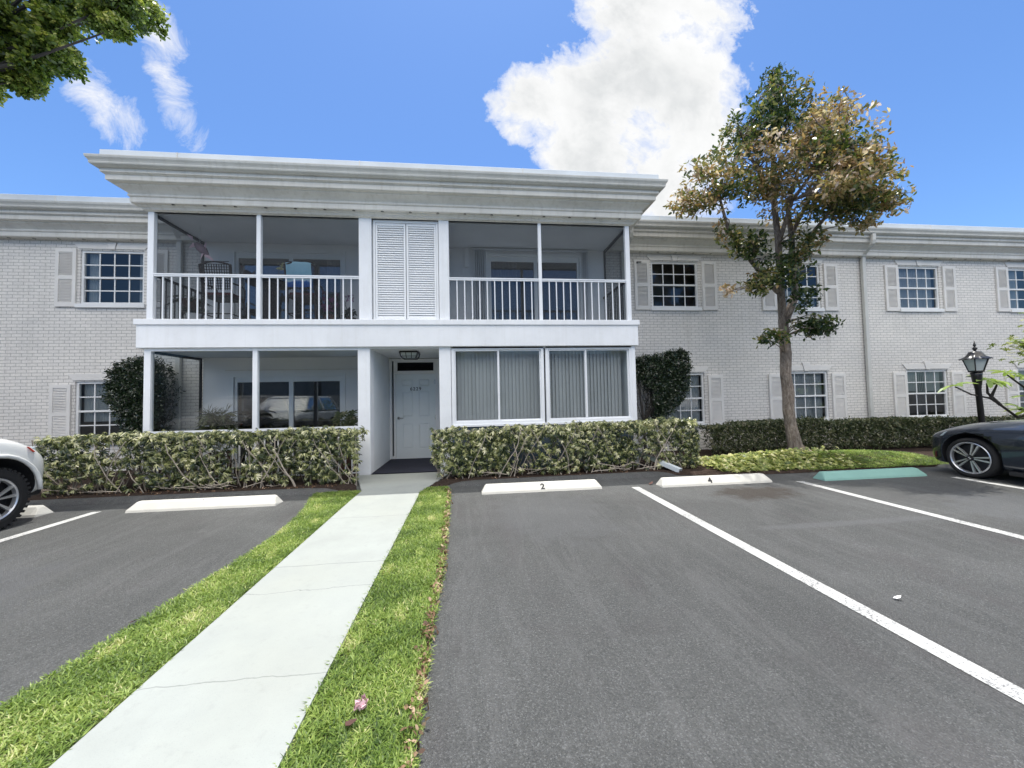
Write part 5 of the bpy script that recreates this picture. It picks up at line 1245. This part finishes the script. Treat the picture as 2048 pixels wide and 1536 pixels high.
def wheel(car, x, y, z, R_, rr_, side, style):
    """side: -1 outer face looks to -x"""
    w_ = empty('wheel', (x, y, z)); w_.parent = car; co = ORG[car.name]; w_.location = (x - co[0], y - co[1], z - co[2])
    ax = (side, 0, 0); wd = .225
    t_ = MB(); t_.lathe([(rr_, -wd + .01), (rr_ + .02, -wd), (R_ - .02, -wd + .0), (R_, -wd + .03), (R_, -.03), (R_ - .022, .0), (rr_ + .03, .008), (rr_ + .004, -.004), (rr_ - .004, -.03), (rr_ - .01, -wd + .02)], (x, y, z), ax, 56)
    if style == 'suv':
        for i in range(40):
            a_ = 2 * PI * i / 40; c_, s_ = math.cos(a_), math.sin(a_); c2, s2 = math.cos(a_ + .07), math.sin(a_ + .07)
            x0, x1 = x + side * .004, x - side * .06
            t_.hexa([(x0, y + c_ * (R_ - .045), z + s_ * (R_ - .045)), (x1, y + c_ * (R_ - .02), z + s_ * (R_ - .02)), (x1, y + c2 * (R_ - .02), z + s2 * (R_ - .02)), (x0, y + c2 * (R_ - .045), z + s2 * (R_ - .045)),
                     (x0, y + c_ * (R_ + .008), z + s_ * (R_ + .008)), (x1, y + c_ * (R_ + .01), z + s_ * (R_ + .01)), (x1, y + c2 * (R_ + .01), z + s2 * (R_ + .01)), (x0, y + c2 * (R_ + .008), z + s2 * (R_ + .008))])
    obj('tyre', t_, M['tyre'], w_, smooth=style != 'suv')
    d_ = MB(); d_.lathe([(.001, -.12), (rr_ - .01, -.12), (rr_ - .004, -.05)], (x, y, z), ax, 40); obj('brake_disc_well', d_, M['rimdark'], w_)
    r_ = MB(); r_.lathe([(rr_ - .022, -.05), (rr_ - .018, -.005), (rr_ - .006, .004), (rr_ + .004, -.002), (rr_, -.03)], (x, y, z), ax, 56)
    def bar(a0, a1, w0, w1, r0, r1, d0, d1):
        p0 = Vector((0, math.cos(a0), math.sin(a0))) * r0; p1 = Vector((0, math.cos(a1), math.sin(a1))) * r1; dr = (p1 - p0).normalized(); s_ = Vector((side, 0, 0)).cross(dr)
        c = Vector((x, y, z)); f = Vector((side, 0, 0))
        r_.hexa([tuple(c + p0 + s_ * w0 + f * (d0 - .03)), tuple(c + p1 + s_ * w1 + f * (d1 - .03)), tuple(c + p1 - s_ * w1 + f * (d1 - .03)), tuple(c + p0 - s_ * w0 + f * (d0 - .03)), tuple(c + p0 + s_ * w0 + f * d0), tuple(c + p1 + s_ * w1 + f * d1), tuple(c + p1 - s_ * w1 + f * d1), tuple(c + p0 - s_ * w0 + f * d0)])
    for i in range(5):
        a_ = 2 * PI * i / 5 + (PI if style == 'sport' else .3)
        for s_ in (-1, 1): bar(a_ + s_ * .22, a_ + s_ * (.16 if style == 'sport' else .26), .008, .013 if style == 'sport' else .018, .05, rr_ - .012, -.005, -.012)
    obj('rim', r_, M['silver'], w_)
    h = MB(); h.lathe([(.001, .0), (.034, -.002), (.04, -.02)], (x, y, z), ax, 20); obj('hub_cap', h, M['rimdark'], w_)
    if style == 'sport':
        e = MB()
        for q0 in (0, PI): e.quad(*[(x + side * .003, y + .02 * math.cos(q0 + k * PI / 8) * (k > -1), z + .02 * math.sin(q0 + k * PI / 8)) for k in range(5)], (x + side * .003, y, z))
        obj('round_emblem', e, M['pot'], w_)
def car(name, cx, ynose, stations, wheels, archr, paintm, cabin, label, style):
    o = empty(name, (cx, ynose - 2.3, 0)); tag(o, label, 'car')
    b = obj('body', loft_body(stations, cx, ynose), M[paintm], o)
    sm = b.modifiers.new('s', 'SUBSURF'); sm.levels = 2; sm.render_levels = 2; apply_mods(b)
    hw = max(s[1] for s in stations)
    cuts = []
    for (wy, wz_, _, _) in wheels:
        for sd_ in (-1, 1):
            c = MB(); c.lathe([(.0001, 0), (archr, 0), (archr, .34), (.0001, .34)], (cx + sd_ * (hw + .05), wy, wz_ + .03), (-sd_, 0, 0), 48); co = obj('cut', c, M['plastic'], smooth=False); cuts.append(co)
            bm_ = b.modifiers.new('b', 'BOOLEAN'); bm_.object = co; bm_.operation = 'DIFFERENCE'; bm_.solver = 'EXACT'
    bpy.context.view_layer.update(); apply_mods(b)
    for c in cuts: bpy.data.objects.remove(c)
    me = b.data; me.materials.clear(); me.materials.append(M[paintm]); me.materials.append(M['plastic'])
    for p in me.polygons:
        c = p.center; wx = c[0] + cx; wy_ = c[1] + ynose - 2.3
        ins = any((wy_ - w_[0]) ** 2 + (c[2] - w_[1] - .03) ** 2 < (archr + .004) ** 2 and abs(c[0]) < hw * .995 and c[2] < 1.0 for w_ in wheels) and abs(c[0]) > hw * .55
        p.material_index = 1 if ins and (abs(p.normal[0]) < .5 or abs(c[0]) < hw - .15) else 0
        p.use_smooth = True
    b.modifiers.new('wn', 'WEIGHTED_NORMAL').keep_sharp = True
    for (wy, wz_, R_, rr_) in wheels:
        wheel(o, cx - hw + .02, wy, wz_, R_, rr_, -1, style); wheel(o, cx + hw - .02, wy, wz_, R_, rr_, 1, style)
    # cabin: glass house, roof, pillars
    (y0, z0, y1, z1, y2, y3, z3, wb, wr_) = cabin
    g = MB(); P0 = [(cx - wb, ynose - y0, z0), (cx + wb, ynose - y0, z0)]; P1 = [(cx - wr_, ynose - y1, z1), (cx + wr_, ynose - y1, z1)]; P2 = [(cx - wr_, ynose - y2, z1), (cx + wr_, ynose - y2, z1)]; P3 = [(cx - wb, ynose - y3, z3), (cx + wb, ynose - y3, z3)]
    g.quad(P0[0], P0[1], P1[1], P1[0]); g.quad(P2[0], P2[1], P3[1], P3[0])
    for i in (0, 1): g.quad(P0[i], P1[i], P2[i], P3[i])
    obj('window_glass', g, M['carglass'], o)
    r_ = MB(); e = .03
    r_.hexa([(cx - wr_ - e, ynose - y1 + .06, z1 - .01), (cx + wr_ + e, ynose - y1 + .06, z1 - .01), (cx + wr_ + e, ynose - y2 - .06, z1 - .01), (cx - wr_ - e, ynose - y2 - .06, z1 - .01), (cx - wr_ + .08, ynose - y1 - .12, z1 + .06), (cx + wr_ - .08, ynose - y1 - .12, z1 + .06), (cx + wr_ - .08, ynose - y2 + .12, z1 + .06), (cx - wr_ + .08, ynose - y2 + .12, z1 + .06)])
    ro = obj('roof', r_, M[paintm], o); bev(ro, .03, 3)
    p = MB()
    for i in (0, 1):
        p.tube([P0[i], P1[i]], .035, 6); p.tube([P2[i], P3[i]], .05, 6)
        for f in (.42,):
            m0 = Vector(P0[i]).lerp(Vector(P3[i]), f + .08); m1 = Vector(P1[i]).lerp(Vector(P2[i]), f); p.tube([m0, m1], .035, 6)
    obj('pillars', p, M[paintm], o)
    for s_ in (-1, 1):
        m = MB(); mx = cx + s_ * (wb + .12); my = ynose - y0 - .38; mz = z0 + .08
        m.hexa([(mx - .09, my - .05, mz - .05), (mx + .09, my - .05, mz - .05), (mx + .08, my + .06, mz - .05), (mx - .08, my + .06, mz - .05), (mx - .09, my - .05, mz + .09), (mx + .09, my - .05, mz + .09), (mx + .07, my + .05, mz + .07), (mx - .07, my + .05, mz + .07)])
        bev(obj('side_mirror', m, M[paintm], o), .02)
    return o
suv = car('parked_car', -6.72, 5.93, [(0, .72, .42, .78, .88), (.05, .84, .36, .82, .94), (.16, .93, .33, .90, 1.02), (.34, .96, .32, 1.02, 1.13), (.55, .965, .32, 1.10, 1.20), (.8, .965, .32, 1.15, 1.25), (1.1, .97, .32, 1.13, 1.23), (1.4, .97, .32, 1.14, 1.24), (2.4, .97, .32, 1.14, 1.18), (3.6, .97, .32, 1.13, 1.18), (4.3, .96, .34, 1.12, 1.18), (4.62, .92, .36, 1.08, 1.14), (4.75, .80, .42, 1.0, 1.06)],
    [(5.22, .385, .385, .26), (2.32, .385, .385, .26)], .475, 'carwhite', (1.32, 1.21, 2.0, 1.68, 4.15, 4.55, 1.16, .88, .68), 'white off-road style car with alloy wheels parked nose-in at the left edge', 'suv')
# fender flare, marker, bumper corner
m = MB(); pts = [(-5.755, 5.22 + 0.485 * math.cos(a_), .415 + .505 * math.sin(a_)) for a_ in [PI * k / 14 for k in range(0, 15)]]
m.tube(pts, .026, 8); obj('fender_flare', m, M['carwhite'], suv, smooth=True)
m = MB(); m.hexa([(-5.775, 5.665, .91), (-5.76, 5.63, .92), (-5.83, 5.63, .92), (-5.85, 5.66, .91), (-5.79, 5.61, .98), (-5.77, 5.575, .995), (-5.83, 5.575, .995), (-5.86, 5.6, .98)]); bev(obj('side_marker', m, M['redlens'], suv), .008)
for sx in (-1, 1):
    m = MB(); m.hexa([(-6.72 + sx * .45, 5.90, .84), (-6.72 + sx * .86, 5.76, .84), (-6.72 + sx * .86, 5.66, .84), (-6.72 + sx * .45, 5.8, .84), (-6.72 + sx * .45, 5.88, .98), (-6.72 + sx * .86, 5.74, .98), (-6.72 + sx * .86, 5.6, .98), (-6.72 + sx * .45, 5.8, .98)]); bev(obj('headlight', m, M['headlamp'], suv), .015)
m = MB()
for k in range(7): xk = -6.72 - .39 + k * .13; m.box(xk - .04, xk + .04, 5.86, 5.945, .74, .94)
obj('grille', m, M['black'], suv)
m = MB(); m.box(-7.5, -5.94, 5.55, 5.93, .30, .45); bev(obj('bumper', m, M['plastic'], suv), .05, 3)

bmw = car('parked_car', 9.21, 6.20, [(0, .58, .26, .58, .64), (.05, .72, .20, .64, .71), (.14, .82, .17, .69, .77), (.28, .88, .16, .74, .84), (.5, .905, .16, .79, .91), (.8, .91, .16, .83, .965), (1.2, .91, .16, .85, 1.01), (1.6, .91, .16, .87, 1.03), (2.4, .905, .16, .89, .97), (3.4, .905, .16, .92, .98), (4.2, .89, .18, .94, 1.02), (4.6, .80, .24, .90, .98), (4.7, .65, .32, .82, .90)],
    [(5.50, .335, .335, .262), (2.68, .335, .335, .262)], .385, 'carblack', (1.55, 1.0, 2.35, 1.40, 3.4, 4.15, 1.0, .80, .58), 'midnight blue sports saloon with two-tone alloy wheels parked nose-in at the right edge', 'sport')
for sx in (-1, 1):
    x_ = lambda v_: 9.21 + sx * v_
    m = MB(); m.hexa([(x_(.79), 6.07, .63), (x_(.885), 5.86, .675), (x_(.80), 5.86, .675), (x_(.70), 6.05, .63), (x_(.75), 6.05, .705), (x_(.87), 5.80, .755), (x_(.79), 5.80, .755), (x_(.66), 6.0, .705)]); bev(obj('headlight', m, M['headlamp'], bmw), .012)
m = MB(); m.hexa([(8.375, 6.00, .28), (8.38, 6.02, .28), (8.42, 6.02, .28), (8.42, 6.00, .28), (8.36, 5.985, .38), (8.365, 6.0, .38), (8.41, 6.0, .38), (8.41, 5.985, .38)]); obj('side_marker', m, paint('dull_red_marker', (.12, .03, .03), .4, .1), bmw)
for s_ in (-1, 1): m = MB(); m.box(9.21 + s_ * .2 - .15, 9.21 + s_ * .2 + .15, 6.12, 6.205, .42, .58); bev(obj('grille', m, M['black'], bmw), .03, 3)
m = MB(); m.box(8.315, 10.1, 2.9, 5.05, .13, .20); bev(obj('side_skirt', m, M['plastic'], bmw), .02)
m = MB(); m.tube([(8.297, 4.62, .86), (8.292, 3.9, .90), (8.30, 3.2, .92)], .004, 5); m.tube([(8.298, 4.62, .86), (8.295, 4.66, .5), (8.30, 4.62, .22)], .004, 5); obj('door_seam', m, M['black'], bmw)

# ------------------------------------------------------------------ across the lot (seen reflected in the glass)
ob = empty('apartment_building', (0, -24, 0)); tag(ob, 'white two-storey building across the parking lot, seen only as a reflection', 'building')
m = MB(); m.box(-45, 45, -30, -24, 0, 5.4); obj('wall', m, paint('beige_stucco', (.34, .33, .31), .9, .06), ob); m = MB(); m.box(-45.6, 45.6, -30, -23.4, 5.4, 6.1); obj('roof', m, paint('grey_roof_edge', (.42, .43, .44), .8, .05), ob)
wm = MB().box(-.7, .7, -.05, .05, 0, 1.3).mesh('window', M['dark'])
for i in range(18):
    for z in (.8, 3.8): place('window', wm, ob, (-42 + i * 5, -23.98, z))
cl = [((rnd(-2.6, 2.6), -20 + rnd(-1.5, 1.5), rnd(4, 7.5)), rnd(.8, 1.3)) for k in range(16)]
bt = big_tree((0, -20, 0), 'broad green tree across the parking lot behind the photographer', cl, 120, [(0, -20, 0), (0, -20, 1.5), (.1, -20, 3), (0, -20, 4)], 'trees across the parking lot')
for dx, nm in ((-15, 'green tree across the parking lot towards its left end'), (16, 'green tree across the parking lot towards its right end')):
    c = bt.copy(); COL.objects.link(c); c.location = (dx, -20, 0); c['label'] = nm
    for ch in list(bt.children): d = ch.copy(); COL.objects.link(d); d.parent = c
